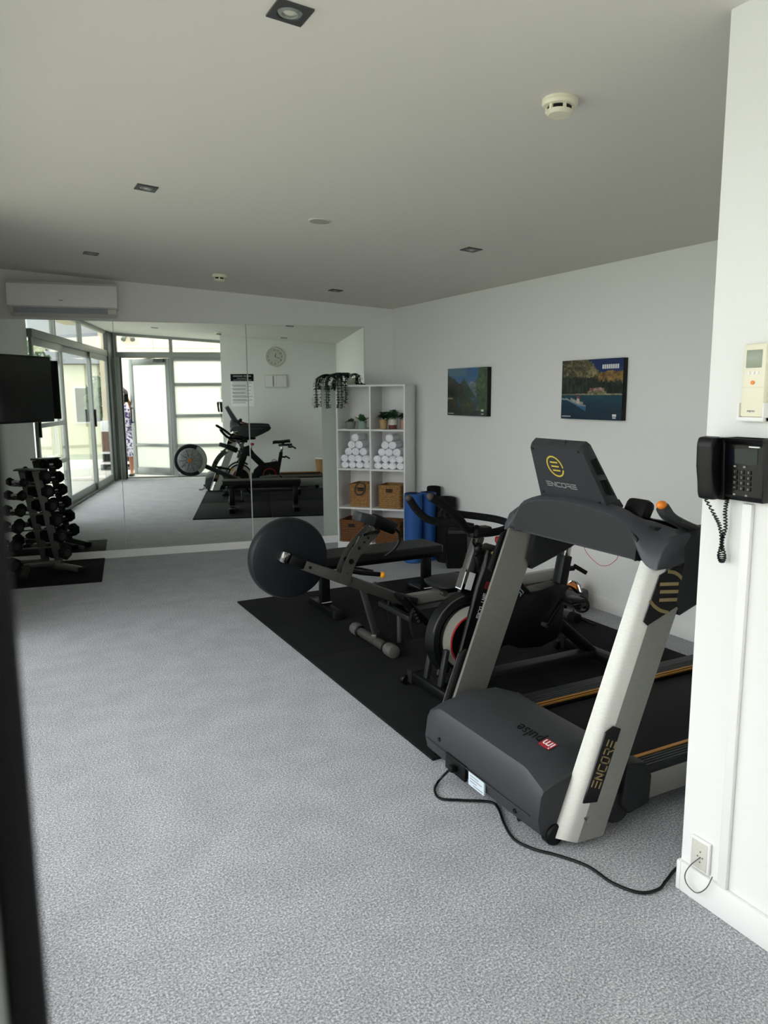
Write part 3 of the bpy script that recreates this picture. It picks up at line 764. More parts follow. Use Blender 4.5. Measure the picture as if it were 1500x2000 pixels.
B().loft([bsec(.9, .311), bsec(.82, .33), bsec(.3, .335), bsec(.28, .315)]).put('lid', BLACK, t, True)

# ------------------------------------------------------------------ floor mats
for i, (x0, x1, y0, y1, lab) in enumerate(((1.425, 2.32, 3.62, 4.885, 'black rubber floor mat at far left under the bench and rower'), (2.324, 3.215, 3.62, 4.885, 'black rubber floor mat at far right below the bench'),
                                          (1.425, 2.32, 2.335, 3.616, 'black rubber floor mat at near left under the bike'), (2.324, 3.215, 2.335, 3.616, 'black rubber floor mat at near right under the rear of the bike'))):
    tag(B().bx(x0, x1, y0, y1, 0, .012, .003).put('rubber_floor_mat', RUBMAT), lab, 'mat', 'rubber floor mats under the machines')
tag(B().box(mp(-.70, -.45, .005), (.9, .87, .01), MROT, .003).put('rubber_floor_mat', RUBMAT), 'thin black rubber mat under the dumbbell rack', 'mat')

# ------------------------------------------------------------------ treadmill
YC = 2.027
T = thing('treadmill', 'silver and charcoal treadmill with its motor hood towards the camera', 'treadmill', (1.5, YC, 0))
def my(y): return 2*YC-y
SEC = [(0, 1.69), (.003, 1.674), (.033, 1.636), (.045, 1.625), (.142, 1.617), (.146, 1.622), (.146, 1.69)]
for far in (0, 1):
    rings = []
    for z in (.03, .3, .6, .875):
        dx = 1.469+.386*(z-.03); wd = 1+.10*(z-.03)
        rings.append([(dx+u*wd, my(v) if far else v, z) for u, v in SEC])
    up = B().loft(rings).put('upright', SILV, T)
    s = (lambda y: my(y)) if far else (lambda y: y)
    # badge on the outer face
    yo = s(1.6165); yi = s(1.620)
    out = [(1.803, .842), (1.742, .703), (1.760, .688), (1.893, .734), (1.965, .885)]
    rings = [[(x, yo, z) for x, z in out], [(x, yi, z) for x, z in out]]
    bd_ = B().loft(rings).put('badge', BLKGL, up)
    b = B()
    for (xa, za), (xb, zb) in (((1.804, .8135), (1.886, .805)), ((1.806, .789), (1.886, .7805)), ((1.805, .763), (1.883, .7545))):
        b.bar((xa, s(1.6160), za), (xb, s(1.6160), zb), .0105, .0012, 0, (0, 1, 0))
    for pts in (smooth_path([(1.838, s(1.616), .850), (1.868, s(1.616), .842), (1.893, s(1.616), .826), (1.913, s(1.616), .803), (1.925, s(1.616), .783)], 4), smooth_path([(1.764, s(1.616), .767), (1.784, s(1.616), .747), (1.812, s(1.616), .729), (1.845, s(1.616), .718)], 4)):
        for p, q2 in zip(pts, pts[1:]): b.bar(p, q2, .011, .0012, 0, (0, 1, 0), .002)
    b.put('badge_print', GOLD, up)
    pl = [(1.606, .372), (1.639, .385), (1.668, .371), (1.581, .151), (1.526, .161)]
    B().loft([[(x, s(1.6168), z) for x, z in pl], [(x, s(1.622), z) for x, z in pl]]).put('name_plate', BLKGL, up)
    b = B(); d = Vector((.0615, 0, .132)).normalized(); pr = Vector((d.z, 0, -d.x))
    # reads upward along the post
    X_ = d; Y_ = -pr
    if far: X_ = d
    strokes(b, 'ENCORE', Vector((1.5855, s(1.6162), .196)), X_, Y_, .0178, .033, .0085, .0042).put('lettering', GOLD, up)
    B().cyl((1.548, s(1.6145), .1), (1.548, s(1.63), .1), .009, seg=12).put('bolt', CHROME, up)
# motor hood
def hsec(y, k, dz=0):
    P = [(1.44, .035), (1.412, .055), (1.402, .12), (1.412, .215), (1.422, .236), (1.47, .258), (1.56, .278), (1.68, .272), (1.77, .235), (1.80, .20), (1.80, .035)]
    return [(1.6+(x-1.6)*(1-.03*k), y, .035+(z-.035)*(1-.16*k)) for x, z in P]
B().loft([hsec(1.688, 1.5), hsec(1.694, 1.25), hsec(1.76, .12), hsec(1.78, 0), hsec(2.26, 0), hsec(2.285, .1), hsec(2.355, 1.1), hsec(2.365, 1.5)]).put('motor_hood', CHAR, T, smooth=24)
B().tube([(1.402, 1.72, .1), (1.4, 1.8, .1), (1.4, 2.26, .1), (1.403, 2.34, .1)], .0022, 6).put('hood_seam', CHARD, T)
B().bx(1.396, 1.41, 2.07, 2.20, .045, .105, .004).put('power_inlet', BLACK, T)
lb_ = B().bx(1.3985, 1.405, 1.958, 2.05, .05, .098).put('rating_label', mat('pale_label', 'C6D3DC', .5), T)
b = B()
for z, y0, y1 in ((.088, 1.99, 2.04), (.078, 1.97, 2.04), (.068, 2.0, 2.04), (.058, 1.965, 2.02)): b.bx(1.3978, 1.399, y0, y1, z-.0015, z+.0015)
b.put('fine_print', GREYPR, lb_)
for y, z, x in ((1.80, .075, 1.406), (1.79, .05, 1.416), (2.25, .13, 1.4015)): B().cyl((x-.0015, y, z), (x+.015, y, z), .008, seg=12).put('screw_hole', BLACK, T)
# lettering on the hood top, read from the belt
tm = Matrix.Translation((1.535, 1.88, .2745)) @ Matrix.Rotation(math.radians(90), 4, 'Z') @ Matrix.Rotation(math.radians(0), 4, 'X')
tilt = Matrix.Translation((1.535, 1.872, .2735)) @ Matrix.Rotation(-.235, 4, 'Y') @ Matrix.Rotation(PI/2, 4, 'Z')
B().text('pulse', .062, tilt @ Matrix.Translation((.022, 0, 0))).put('hood_lettering', BLACK, T)
o = B(); pb = [(-.10, -.019), (-.047, -.019), (-.047, .019), (-.10, .019)]
o.loft([[tilt @ Vector((u, v, .0)) for u, v in pb], [tilt @ Vector((u, v, .0012)) for u, v in pb]]).put('hood_logo_patch', REDP, T)
B().text('im', .05, tilt @ Matrix.Translation((-.074, 0, .0015))).put('hood_logo', WPRINT, T)
# deck
for far in (0, 1):
    s = (lambda y: 3.93-y) if far else (lambda y: y)
    yo0, yo1 = (1.645, 1.665) if not far else (1.60, 1.665)
    B().bx(1.80, 3.13, s(yo0), s(1.668), .08, .168, .004).put('side_rail', SILV if not far else SILV, T)
    B().bx(1.74, 3.14, s(yo0+.002), s(1.715), .165, .192, .005).put('foot_rail', CHARD, T)
    b = B()
    for k in range(4): b.bx(1.80, 3.12, s(1.655+k*.013), s(1.661+k*.013), .191, .1945)
    b.put('grip_rib', CHAR, T)
    B().bx(1.80, 3.12, s(1.708), s(1.717), .1925, .196).put('orange_stripe', AMBER, T)
    B().bx(1.80, 3.12, s(1.7215), s(1.727), .186, .1925).put('orange_stripe', AMBER, T)
    B().prism([(1.735, .06), (1.825, .075), (1.83, .17), (1.80, .222), (1.72, .235), (1.70, .1)], 'xz', s(1.632), s(1.69), .005).put('rail_end_cap', CHARD, T)
    B().prism([(3.10, .05), (3.19, .05), (3.2, .13), (3.15, .185), (3.10, .19)], 'xz', s(1.64), s(1.72), .005).put('rear_cap', BLACK, T)
B().bx(1.78, 3.14, 1.725, 2.205, .15, .172, .008).put('running_belt', mat('belt', '0D0E0F', .75, spec=.25, noise=(40, '121314')), T)
B().bx(1.8, 3.12, 1.67, 2.26, .09, .15).put('deck_frame', BLACK, T)
B().cyl((3.13, 1.70, .14), (3.13, 2.23, .14), .035).put('rear_roller', BLACK, T)
for x, y in ((1.475, 1.695), (1.475, 2.36)):
    B().lathe([(0, 0), (.03, 0), (.035, .006), (.035, .03), (.03, .036), (0, .036)], (x, y-.018, .036), (0, 1, 0), 20).put('transport_wheel', BLACK, T)
for y in (1.71, 2.21): B().cyl((3.05, y, 0), (3.05, y, .09), .025, seg=14).put('foot', RUB, T)
B().lathe([(0, 0), (.05, 0), (.055, .01), (.055, .03), (0, .03)], (1.70, 1.645, .085), (0, 1, 0), 20).put('lift_pivot', CHARD, T)
# cowl between the posts: front arch panel and curved hood above
zkeys = [(1.62, .872), (1.645, .885), (1.66, .90), (1.69, .925), (1.72, .953), (1.755, .979), (1.81, 1.0), (1.90, 1.014), (YC, 1.02)]
def ridge(y):
    y = min(y, my(y))
    for (a, za), (c, zc) in zip(zkeys, zkeys[1:]):
        if y <= c+1e-6: return za+(zc-za)*(y-a)/(c-a)
    return zkeys[-1][1]
ya = [1.617, 1.622, 1.635, 1.65, 1.665, 1.68, 1.695, 1.71, 1.725, 1.74, 1.755, 1.775, 1.80, 1.83, 1.87, 1.92, 1.97, YC]
fy = ya+[my(y) for y in ya[-2:2:-1]]
b = B(); bot = .872
fin = [y for y in fy if 1.70 < y < my(1.70)]
poly = [(y, ridge(y)-.004) for y in fin]
low = [(my(1.715), bot-.004), (my(1.735), .874), (my(1.78), .878), (1.78, .878), (1.735, .874), (1.715, bot-.004)]
b.prism(poly+low, 'yz', 1.797, 1.83).put('arch_panel', CHARD, T)
E0 = [(1.790, .858), (1.796, .885), (1.818, .93), (1.86, .956), (1.93, .962), (1.95, .94), (1.95, .858), (1.83, .858)]
rings = []
for n_, y in enumerate(fy):
    z = ridge(y); e = max(0, min(1, (min(y, my(y))-1.63)/.13)); e = e*e*(3-2*e)
    M0 = [(1.7975, z-.006), (1.794, z), (1.81, z+.012), (1.85, z+.018), (1.90, .985), (1.93, .955), (1.93, .862), (1.83, .862)]
    R0 = [(p[0]+(q2[0]-p[0])*e, p[1]+(q2[1]-p[1])*e) for p, q2 in zip(E0, M0)]
    if n_ in (0, len(fy)-1): R0 = [(1.9+(x-1.9)*.94, .91+(zz-.91)*.9) for x, zz in R0]
    rings.append([(x, y, zz) for x, zz in R0])
B().loft(rings).put('cowl', CHARL, T, smooth=55)
for far in (0, 1):
    s = (lambda y: my(y)) if far else (lambda y: y)
    arm = [(1.905, .872), (1.875, .745), (1.90, .70), (2.06, .752), (2.25, .83), (2.36, .885), (2.385, .92), (2.36, .95), (2.25, .96), (2.0, .966), (1.93, .955), (1.90, .92)]
    rr = []
    cxa, cza = 2.08, .88
    for y, k in ((1.612, .93), (1.618, 1), (1.70, 1), (1.708, .93)): rr.append([(cxa+(x-cxa)*k, s(y), cza+(z-cza)*k) for x, z in arm])
    B().loft(rr).put('handrail', CHARD, T)
    B().bar((2.02, s(1.609), .905), (2.27, s(1.609), .915), .008, .002, 0, (0, 1, 0)).put('rail_trim', STEEL, T)
# top tray and console
B().prism([(1.86, .975), (1.92, .968), (2.2, .905), (2.24, .89), (2.2, .875), (1.92, .87)], 'xz', 1.70, my(1.70), .008).put('console_tray', CHARD, T)
for s in (1.80, my(1.80)):
    zt = lambda x: .968-.2*(x-1.975)
    rr = [(1.975+.062*math.cos(2*PI*k/24), s+.085*math.sin(2*PI*k/24)) for k in range(24)]
    sc_ = lambda f, dz: [(1.975+(x-1.975)*f, s+(y-s)*f, zt(x)+dz) for x, y in rr]
    B().loft([sc_(.95, -.012), sc_(1.08, .008), sc_(.96, .009), sc_(.86, -.004)]).put('cup_tray', BLKGL, T)
# console head
def csec(x, z, y0, y1, c): return [(x, y0+c, z), (x, y1-c, z)]
A0 = [(1.725, 1.900, 1.215), (1.725, 2.165, 1.215), (1.832, 2.220, 1.006), (1.832, 1.872, 1.006)]     # back face
A1 = [(1.770, 1.912, 1.238), (1.770, 2.200, 1.238), (1.932, 2.205, .978), (1.932, 1.892, .978)]     # screen side
V = lambda p: Vector(p)
rim0 = [V(p) for p in A0]; cen = sum(rim0, Vector())/4
def poly8(Q, c):
    o = []; n = len(Q)
    for i in range(n):
        p, a, q2 = Q[i], Q[i-1], Q[(i+1) % n]
        o += [p+(a-p).normalized()*c, p+(q2-p).normalized()*c]
    return o
q0 = poly8([V(p) for p in A0], .012); q1 = poly8([V(p) for p in A1], .012)
mid = [a.lerp(bv, .3)+(a-cen)*.03 for a, bv in zip(q0, q1)]
CS = B().loft([q0, mid, q1]).put('console', CHAR, T)
n0 = (V(A0[1])-V(A0[0])).cross(V(A0[3])-V(A0[0])).normalized()
if n0.x > 0: n0 = -n0
bx_ = (V(A0[0])-V(A0[1])).normalized(); by_ = (-n0).cross(bx_) if (-n0).cross(bx_).z > 0 else n0.cross(bx_)
def onb(u, v, off=.001): # u: 0 left (far) .. 1 right, v: 0 bottom .. 1 top on the console back
    p = (V(A0[1]).lerp(V(A0[0]), u)).lerp(V(A0[2]).lerp(V(A0[3]), u), 1-v); return p+n0*off
c0 = onb(.40, .66); b = B(); rr_ = .040
ringp = [c0+bx_*rr_*.95*math.cos(a)+by_*rr_*math.sin(a) for a in [math.radians(-5+x*345/40) for x in range(41)]]
for p, q2 in zip(ringp, ringp[1:]): b.bar(p, q2, .0058, .0012, 0, n0, .0015)
for dv in (-.0165, 0, .0165): b.bar(c0+bx_*(-.019)+by_*dv, c0+bx_*.019+by_*dv, .0052, .0012, 0, n0)
b.put('emblem', YGOLD, CS)
strokes(B(), 'ENCORE', onb(.17, .295, .0012), bx_, by_, .0205, .017, .0062, .0032).put('lettering', GREYPR, CS)
for u, v in ((.06, .15), (.92, .12), (.93, .95), (.05, .94)): B().cyl(onb(u, v, -.002), onb(u, v, .0012), .005, seg=10).put('screw', BLACK, CS)
sc0 = [V(p) for p in A1]; scn = (sc0[1]-sc0[0]).cross(sc0[3]-sc0[0]).normalized(); scn = scn if scn.x > 0 else -scn
sc = sum(sc0, Vector())/4
B().loft([[sc+(p-sc)*.88+scn*.002 for p in sc0], [sc+(p-sc)*.88-scn*.001 for p in sc0]]).put('screen', DARKGL, CS)
b = B()
for k in range(4):
    for (f0, f1) in ((.2, .42), (.5, .72)):
        g0 = V(A0[0]).lerp(V(A1[0]), .32+k*.14); g1 = V(A0[3]).lerp(V(A1[3]), .32+k*.14)
        b.bar(g0.lerp(g1, f0)+Vector((0, -.006, 0)), g0.lerp(g1, f1)+Vector((0, -.006, 0)), .003, .003, 0, (0, 1, 0))
b.put('side_vent', BLACK, CS)
b = B()
for k in range(4): b.bar((1.736+k*.0075, 1.99+k*.008, 1.2235+k*.0039), (1.736+k*.0075, 2.09-k*.008, 1.2235+k*.0039), .003, .003)
b.put('top_vent', BLACK, CS)
B().prism([(1.93, .97), (1.94, .99), (2.02, .955), (2.01, .93)], 'xz', 1.93, 2.14, .004).put('key_panel', GREYPR, T)
B().cyl((1.975, 2.03, .975), (1.985, 2.03, .99), .02, seg=16).put('stop_button', RED, T)
B().box((1.93, 1.84, 1.0), (.05, .10, .09), Matrix.Rotation(.5, 3, 'Y'), .02).put('holder', BLACK, T)
# grip bars that rise from the rails towards the user
for far in (0,):
    y = my(1.66) if far else 1.66; yo = 1 if far else -1
    P_ = smooth_path([(2.05, y, .945), (1.99, y, .964), (1.93, y, .988), (1.875, y, 1.016), (1.845, y, 1.046)], 5)
    B().tube(P_, [.0165]*13+[.0175, .0185, .020, .0215, .022, .022, .0215, .019], 10).put('grip_bar', CHAR, T)
    B().bar((1.985, y+yo*.0155, .972), (1.915, y+yo*.0155, .998), .010, .003, 0, (0, 1, 0)).put('sensor_plate', STEEL, T)
    B().sph((1.843, y, 1.052), .0185, (.95, .85, .75)).put('orange_button', ORANGE, T)
# red safety lanyard
B().tube(smooth_path([(1.83, 1.99, .872), (1.835, 1.97, .84), (1.84, 1.93, .815), (1.842, 1.905, .81), (1.84, 1.87, .82), (1.835, 1.83, .85), (1.83, 1.82, .875)], 6), .0011, 5).put('safety_lanyard', REDP, T)

# ------------------------------------------------------------------ power cords
def cord(pts, r, label, m=BLACK, name='power_cord', plug=None):
    t = thing(name, label, 'cable', pts[len(pts)//2])
    B().tube(smooth_path(pts, 6), r, 8).put('cable', m, t)
    return t
cp = [(1.398, 2.13, .075), (1.385, 2.15, .06), (1.37, 2.18, .02), (1.345, 2.172, .007), (1.312, 2.134, .007), (1.302, 2.079, .007), (1.36, 2.035, .007), (1.44, 1.98, .007), (1.44, 1.93, .007), (1.402, 1.846, .007), (1.378, 1.76, .007), (1.40, 1.69, .007), (1.44, 1.635, .007), (1.485, 1.55, .007), (1.494, 1.455, .007), (1.53, 1.387, .007), (1.588, 1.372, .007), (1.64, 1.39, .007), (1.73, 1.42, .007), (1.86, 1.42, .007)]
t = cord(cp, .0046, 'black treadmill power cord curling over the carpet to the white partition wall')
B().box((1.386, 2.13, .075), (.03, .024, .022), None, .004).put('plug', BLACK, t)

# ------------------------------------------------------------------ exercise bike
YBK = 2.85
K = thing('exercise_bike', 'black spin bike with a red and white flywheel behind the treadmill', 'exercise bike', (2.2, YBK, 0))
Z0 = .013
def stab(x, y0, y1, name, r=.028):
    p = B().bar((x, y0+.03, Z0+.045), (x, y1-.03, Z0+.045), .06, .05, .008).put(name, BLACK, K)
    for y, s in ((y0, 1), (y1, -1)):
        B().box((x, y+s*.02, Z0+.043), (.075, .05, .07), None, .012).put('end_cap', RUB, K)
        B().lathe([(0, 0), (.02, 0), (.024, .004), (.024, .018), (.02, .022), (0, .022)], (x-.045, y+s*.012, Z0+.024), (0, 1, 0), 16).put('wheel', BLACK, K)
        B().cyl((x+.02, y+s*.02, Z0), (x+.02, y+s*.02, Z0+.02), .018, seg=12).put('levelling_foot', RUB, K)
stab(1.745, 2.60, 3.04, 'front_stabiliser'); stab(2.72, 2.62, 3.08, 'rear_stabiliser')
B().bar((1.77, YBK, Z0+.05), (2.70, YBK, Z0+.05), .07, .04, .006).put('base_rail', CHARD, K)
for s in (-1, 1):
    y = YBK+s*.062
    P = [(1.985, .69), (2.05, .66), (2.05, .60), (1.86, .085), (1.795, .085), (1.93, .52)]
    f = B().prism(P, 'xz', y-.008, y+.008, .003).put('fork_blade', BLACK, K)
    ed = [(1.797, .085), (1.932, .52), (1.957, .69)]
    B().tube([(a, y-.010*(-s if s > 0 else 1) if False else y-.010, c) for a, _, c in [(1.798, 0, .088), (1.87, 0, .32), (1.935, 0, .53), (1.972, 0, .62), (1.985, 0, .69)]], .006, 6).put('fork_trim', STEEL, K)
    if s < 0:
        d = Vector((.19, 0, .515)).normalized(); pr = Vector((-d.z, 0, d.x))
        strokes(B(), 'SKYLINe', Vector((1.945, y-.0085, .375)), d, pr, .0115, .017, .006, .0028).put('lettering', WPRINT, f)
        strokes(B(), 'S9', Vector((1.992, y-.0085, .508)), d, pr, .012, .019, .005, .0034).put('red_lettering', REDP, f)
    B().bar((1.775, y, .25), (1.742, y, .075), .03, .02, .003).put('front_strut', CHARD, K)
B().prism([(1.94, .66), (2.06, .70), (2.13, .60), (2.06, .55), (1.96, .58)], 'xz', YBK-.05, YBK+.05, .006).put('head_bracket', BLACK, K)
# flywheel
FC = (1.925, .275)
B().lathe([(0, -.018), (.165, -.018), (.17, -.012), (.17, .012), (.165, .018), (0, .018)], (FC[0], YBK, FC[1]), (0, 1, 0), 48).put('flywheel', STEEL, K)
for s in (-1, 1):
    dy = YBK+s*.022
    fc = B().lathe([(0, 0), (.150, 0), (.155, .004), (0, .006)], (FC[0], dy-s*.003, FC[1]), (0, s, 0), 48).put('flywheel_cover', OFFW, K)
    pts = [(FC[0]+.112*math.cos(a)+.012, FC[1]+.118*math.sin(a)-.02) for a in [2*PI*k/36 for k in range(36)]]
    B().loft([[(x, dy+s*.0015, z) for x, z in pts], [(x, dy+s*.0045, z) for x, z in pts]]).put('black_print', BLACK, fc)
    pr_ = [(FC[0]+.114*math.cos(a)+.012, dy+s*.004, FC[1]+.120*math.sin(a)-.02) for a in [math.radians(70+x*160/20) for x in range(21)]]
    B().tube(pr_, .0045, 6).put('red_print', RED, fc)
    B().tube([(FC[0]+.157*math.cos(a), dy+s*.002, FC[1]+.157*math.sin(a)) for a in [2*PI*k/48 for k in range(48)]], .007, 6, True).put('cover_ring', BLACK, fc)
g0 = arc(FC, .185, 55, 225, 26); g1 = arc(FC, .205, 55, 225, 26)
b = B(); rr = [[(a[0], YBK-.045, a[2]), (a[0], YBK+.045, a[2]), (c[0], YBK+.038, c[2]), (c[0], YBK-.038, c[2])] for a, c in zip(g0, g1)]
b.loft(rr).put('wheel_guard', BLACK, K)
gm = arc(FC, .206, 100, 165, 12)
b = B(); b.loft([[(a[0], YBK-.034, a[2]), (a[0], YBK-.024, a[2]), (a[0]-.002, YBK-.025, a[2]+.002), (a[0]-.002, YBK-.033, a[2]+.002)] for a in gm]).put('guard_highlight', STEEL, K)  # steel-coloured strip puts a highlight onto the black guard
# handlebar post and bars
B().bar((1.905, YBK, .53), (1.985, YBK, .745), .05, .038, .004).put('handlebar_post', STEEL, K)
B().bar((1.873, YBK-.0012, .515), (1.904, YBK-.0012, .60), .002, .042, 0, (0, 1, 0)).put('post_edge', STEEL, K)
st = B(); st.loft([[(1.894, YBK-.0262, .51), (1.928, YBK-.0262, .498), (1.954, YBK-.0262, .575), (1.921, YBK-.0262, .587)], [(1.894, YBK-.024, .51), (1.928, YBK-.024, .498), (1.954, YBK-.024, .575), (1.921, YBK-.024, .587)]])
st2 = st
st.loft([[(1.872, YBK-.026, .51), (1.872, YBK+.02, .51), (1.90, YBK+.02, .59), (1.90, YBK-.026, .59)], [(1.8755, YBK-.026, .509), (1.8755, YBK+.02, .509), (1.9035, YBK+.02, .589), (1.9035, YBK-.026, .589)]])
st.put('white_sticker', WPRINT, K)
B().sph((1.95, YBK-.055, .70), .026, (1, .8, 1)).cyl((1.955, YBK-.05, .70), (1.965, YBK, .70), .01, seg=10).put('height_knob', BLACK, K)
B().bar((1.93, YBK-.055, .715), (1.905, YBK-.075, .745), .012, .02, .003).put('knob_lever', BLACK, K)
B().box((1.99, YBK, .765), (.11, .06, .05), None, .012).put('handlebar_clamp', BLACK, K)
b = B()
b.tube(smooth_path([(1.625, YBK-.17, .972), (1.66, YBK-.17, .95), (1.72, YBK-.165, .912), (1.80, YBK-.13, .85), (1.87, YBK-.08, .80), (1.96, YBK-.02, .785)], 6), .0185, 10)
b.tube(smooth_path([(1.69, YBK+.13, .925), (1.73, YBK+.13, .87), (1.775, YBK+.12, .828), (1.835, YBK+.10, .805), (1.90, YBK+.07, .80), (1.97, YBK+.02, .785)], 6), .0175, 10)
b.tube(smooth_path([(1.88, YBK-.13, .79), (1.96, YBK-.135, .785), (2.06, YBK-.11, .79), (2.13, YBK-.04, .795), (2.14, YBK+.06, .80), (2.10, YBK+.15, .805), (2.0, YBK+.2, .82), (1.9, YBK+.17, .84), (1.85, YBK+.11, .82)], 6), .0175, 10)
b.put('handlebar', mat('bar_foam', '08090A', .85, spec=.2), K)
for p in ((1.622, YBK-.17, .974), (1.688, YBK+.13, .927)): B().sph(p, .0165).put('bar_end_cap', mat('worn_cap', '352B27', .7), K)
B().cyl((2.09, YBK, .60), (2.105, YBK, .70), .006, seg=10).put('tension_rod', CHROME, K)
B().lathe([(0, 0), (.016, 0), (.025, .012), (.026, .028), (.02, .036), (0, .037)], (2.106, YBK, .695), (.13, 0, 1), 18).put('tension_knob', RED, K)
B().cyl((2.075, YBK, .56), (2.09, YBK, .63), .014, seg=12).put('rod_sleeve', BLACK, K)
# main tube, chain case, seat
mt = B().bar((2.04, YBK, .63), (2.33, YBK, .33), .085, .075, .012, (0, 1, 0)).put('main_tube', BLACK, K)
d = Vector((.29, 0, -.30)).normalized(); pr = Vector((.30, 0, .29)).normalized()
strokes(B(), 'UFeR', Vector((2.128, YBK-.0385, .515)), d, pr, .022, .026, .008, .0055).put('lettering', mat('blue_grey_print', 'A9B2C6', .5), mt)
P = [(2.08, .235), (2.12, .36), (2.22, .45), (2.33, .455), (2.43, .475), (2.475, .46), (2.47, .25), (2.43, .19), (2.33, .165), (2.2, .18)]
B().prism(P, 'xz', YBK-.05, YBK+.035, .01).put('chain_case', BLACK, K)
for s in (.038,):
    B().tube([(2.335+.088*math.cos(a), YBK+s, .285+.088*math.sin(a)) for a in [2*PI*k/30 for k in range(30)]], .0045, 6, True).put('red_ring', RED, K)
B().cyl((2.335, YBK-.085, .285), (2.335, YBK+.085, .285), .012, seg=12).put('crank_axle', STEEL, K)
for s in (-1, 1):
    c1 = (2.335-s*.10, YBK+s*.085, .285-s*.13)
    B().bar((2.335, YBK+s*.08, .285), c1, .025, .014, .004).put('crank_arm', BLACK, K)
    p = B().box((c1[0], c1[1]+s*.06, c1[2]), (.09, .085, .022), None, .006).put('pedal', BLACK, K)
    B().tube(smooth_path([(c1[0]-.045, c1[1]+s*.06, c1[2]), (c1[0]-.06, c1[1]+s*.06, c1[2]+.05), (c1[0]-.02, c1[1]+s*.06, c1[2]+.07), (c1[0]+.03, c1[1]+s*.06, c1[2]+.03)], 4), .018, 6, False, .004).put('toe_strap', RUB, p)
B().bar((2.425, YBK, .20), (2.505, YBK, .60), .062, .05, .006).put('seat_tube', BLACK, K)
B().bar((2.468, YBK-.0256, .42), (2.498, YBK-.0256, .58), .018, .001, 0, (0, 1, 0)).put('tube_sticker', GREYPR, K)
B().bar((2.503, YBK, .59), (2.522, YBK, .69), .045, .036, .004).put('seat_post', CHROME, K)
B().bar((2.47, YBK, .695), (2.66, YBK, .70), .03, .03, .004).put('seat_slider', CHARD, K)
sad = []
for x, wv, z in ((2.39, .012, .735), (2.42, .022, .745), (2.48, .03, .745), (2.54, .055, .75), (2.59, .08, .758), (2.625, .07, .758), (2.635, .03, .752)):
    sad.append([(x, YBK+wv*math.cos(a), z+.018*math.sin(a)*(1 if math.sin(a) > 0 else 1.6)) for a in [2*PI*k/14 for k in range(14)]])
B().loft(sad).put('saddle', VINYL, K, smooth=60)
B().bar((2.53, YBK, .70), (2.535, YBK, .73), .04, .04, .005).put('saddle_clamp', CHARD, K)
for z0, x0 in ((.53, 2.51), (.67, 2.60)):
    B().cyl((x0, YBK, z0), (x0+.055, YBK, z0-.004), .013, seg=10).bar((x0+.05, YBK-.005, z0+.012), (x0+.115, YBK-.03, z0-.03), .014, .022, .004).put('adjust_lever', BLACK, K)
B().bar((2.46, YBK, .27), (2.705, YBK, .065), .065, .045, .008).put('rear_stay', BLACK, K)
B().bar((2.14, YBK, .24), (1.98, YBK, .10), .05, .04, .006).put('front_stay', BLACK, K)

# ------------------------------------------------------------------ rowing machine
YR = 3.60
W = thing('rowing_machine', 'grey rowing machine with a large round dark flywheel cover', 'rowing machine', (2.0, YR, 0))
FX, FZ, FR = 1.322, .572, .208
def disc(z0): return None
B().lathe([(0, 0), (.05, -.002), (FR-.03, -.001), (FR-.008, .01), (FR, .03), (FR, .07), (FR-.01, .092), (FR-.03, .10), (0, .10)], (FX, YR-.058, FZ), (0, 1, 0), 64).put('flywheel_cover', mat('navy_cover', '0E1116', .5, spec=.25), W)
sd = B().lathe([(0, .012), (.03, .012), (.14, .010), (.15, .004), (.158, .0), (0, 0)], (FX, YR+.043, FZ), (0, 1, 0), 48).put('fan_cage', mat('cage_grey', 'A5A8AA', .5, .2, noise=(120, '6E7072', 2)), W)
b = B()
for k in range(10):
    a = 2*PI*k/10; b.bar((FX+.04*math.cos(a), YR+.057, FZ+.04*math.sin(a)), (FX+.145*math.cos(a), YR+.054, FZ+.145*math.sin(a)), .006, .004)
b.put('cage_spoke', STEEL, sd)
B().lathe([(0, 0), (.028, 0), (.024, .012), (0, .014)], (FX, YR+.055, FZ), (0, 1, 0), 20).put('orange_hub', mat('orange_hub', 'B06A30', .4), W)
b = B(); a0, a1 = -50, 150
oo = arc((FX, FZ), FR-.004, -55, 60, 18); ii = arc((FX, FZ), .16, 60, -55, 18)
b.prism([(p[0], p[2]) for p in oo]+[(p[0], p[2]) for p in ii], 'xz', YR+.044, YR+.06).put('side_cover', SILV, W)
d = Vector((1.944-1.38, 0, .283-.541)).normalized()
B().bar(Vector((1.375, YR-.07, .543)), Vector((1.96, YR-.07, .278)), .054, .034, .006, (0, 1, 0)).put('main_beam', STEEL, W)
B().bar(Vector((1.375, YR-.03, .545)), Vector((1.96, YR+.0, .278)), .05, .04, .006, (0, 1, 0)).put('inner_beam', CHARD, W)
B().bar((1.30, YR-.078, .583), (1.385, YR-.075, .545), .058, .04, .01, (0, 1, 0)).put('axle_block', BLACK, W)
B().box((1.272, YR-.08, .596), (.044, .05, .058), Matrix.Rotation(.42, 3, 'Y'), .008).put('axle_cap', CHROME, W)
B().cyl((1.41, YR-.094, .527), (1.41, YR-.085, .527), .008, seg=10).put('bolt', BLACK, W)
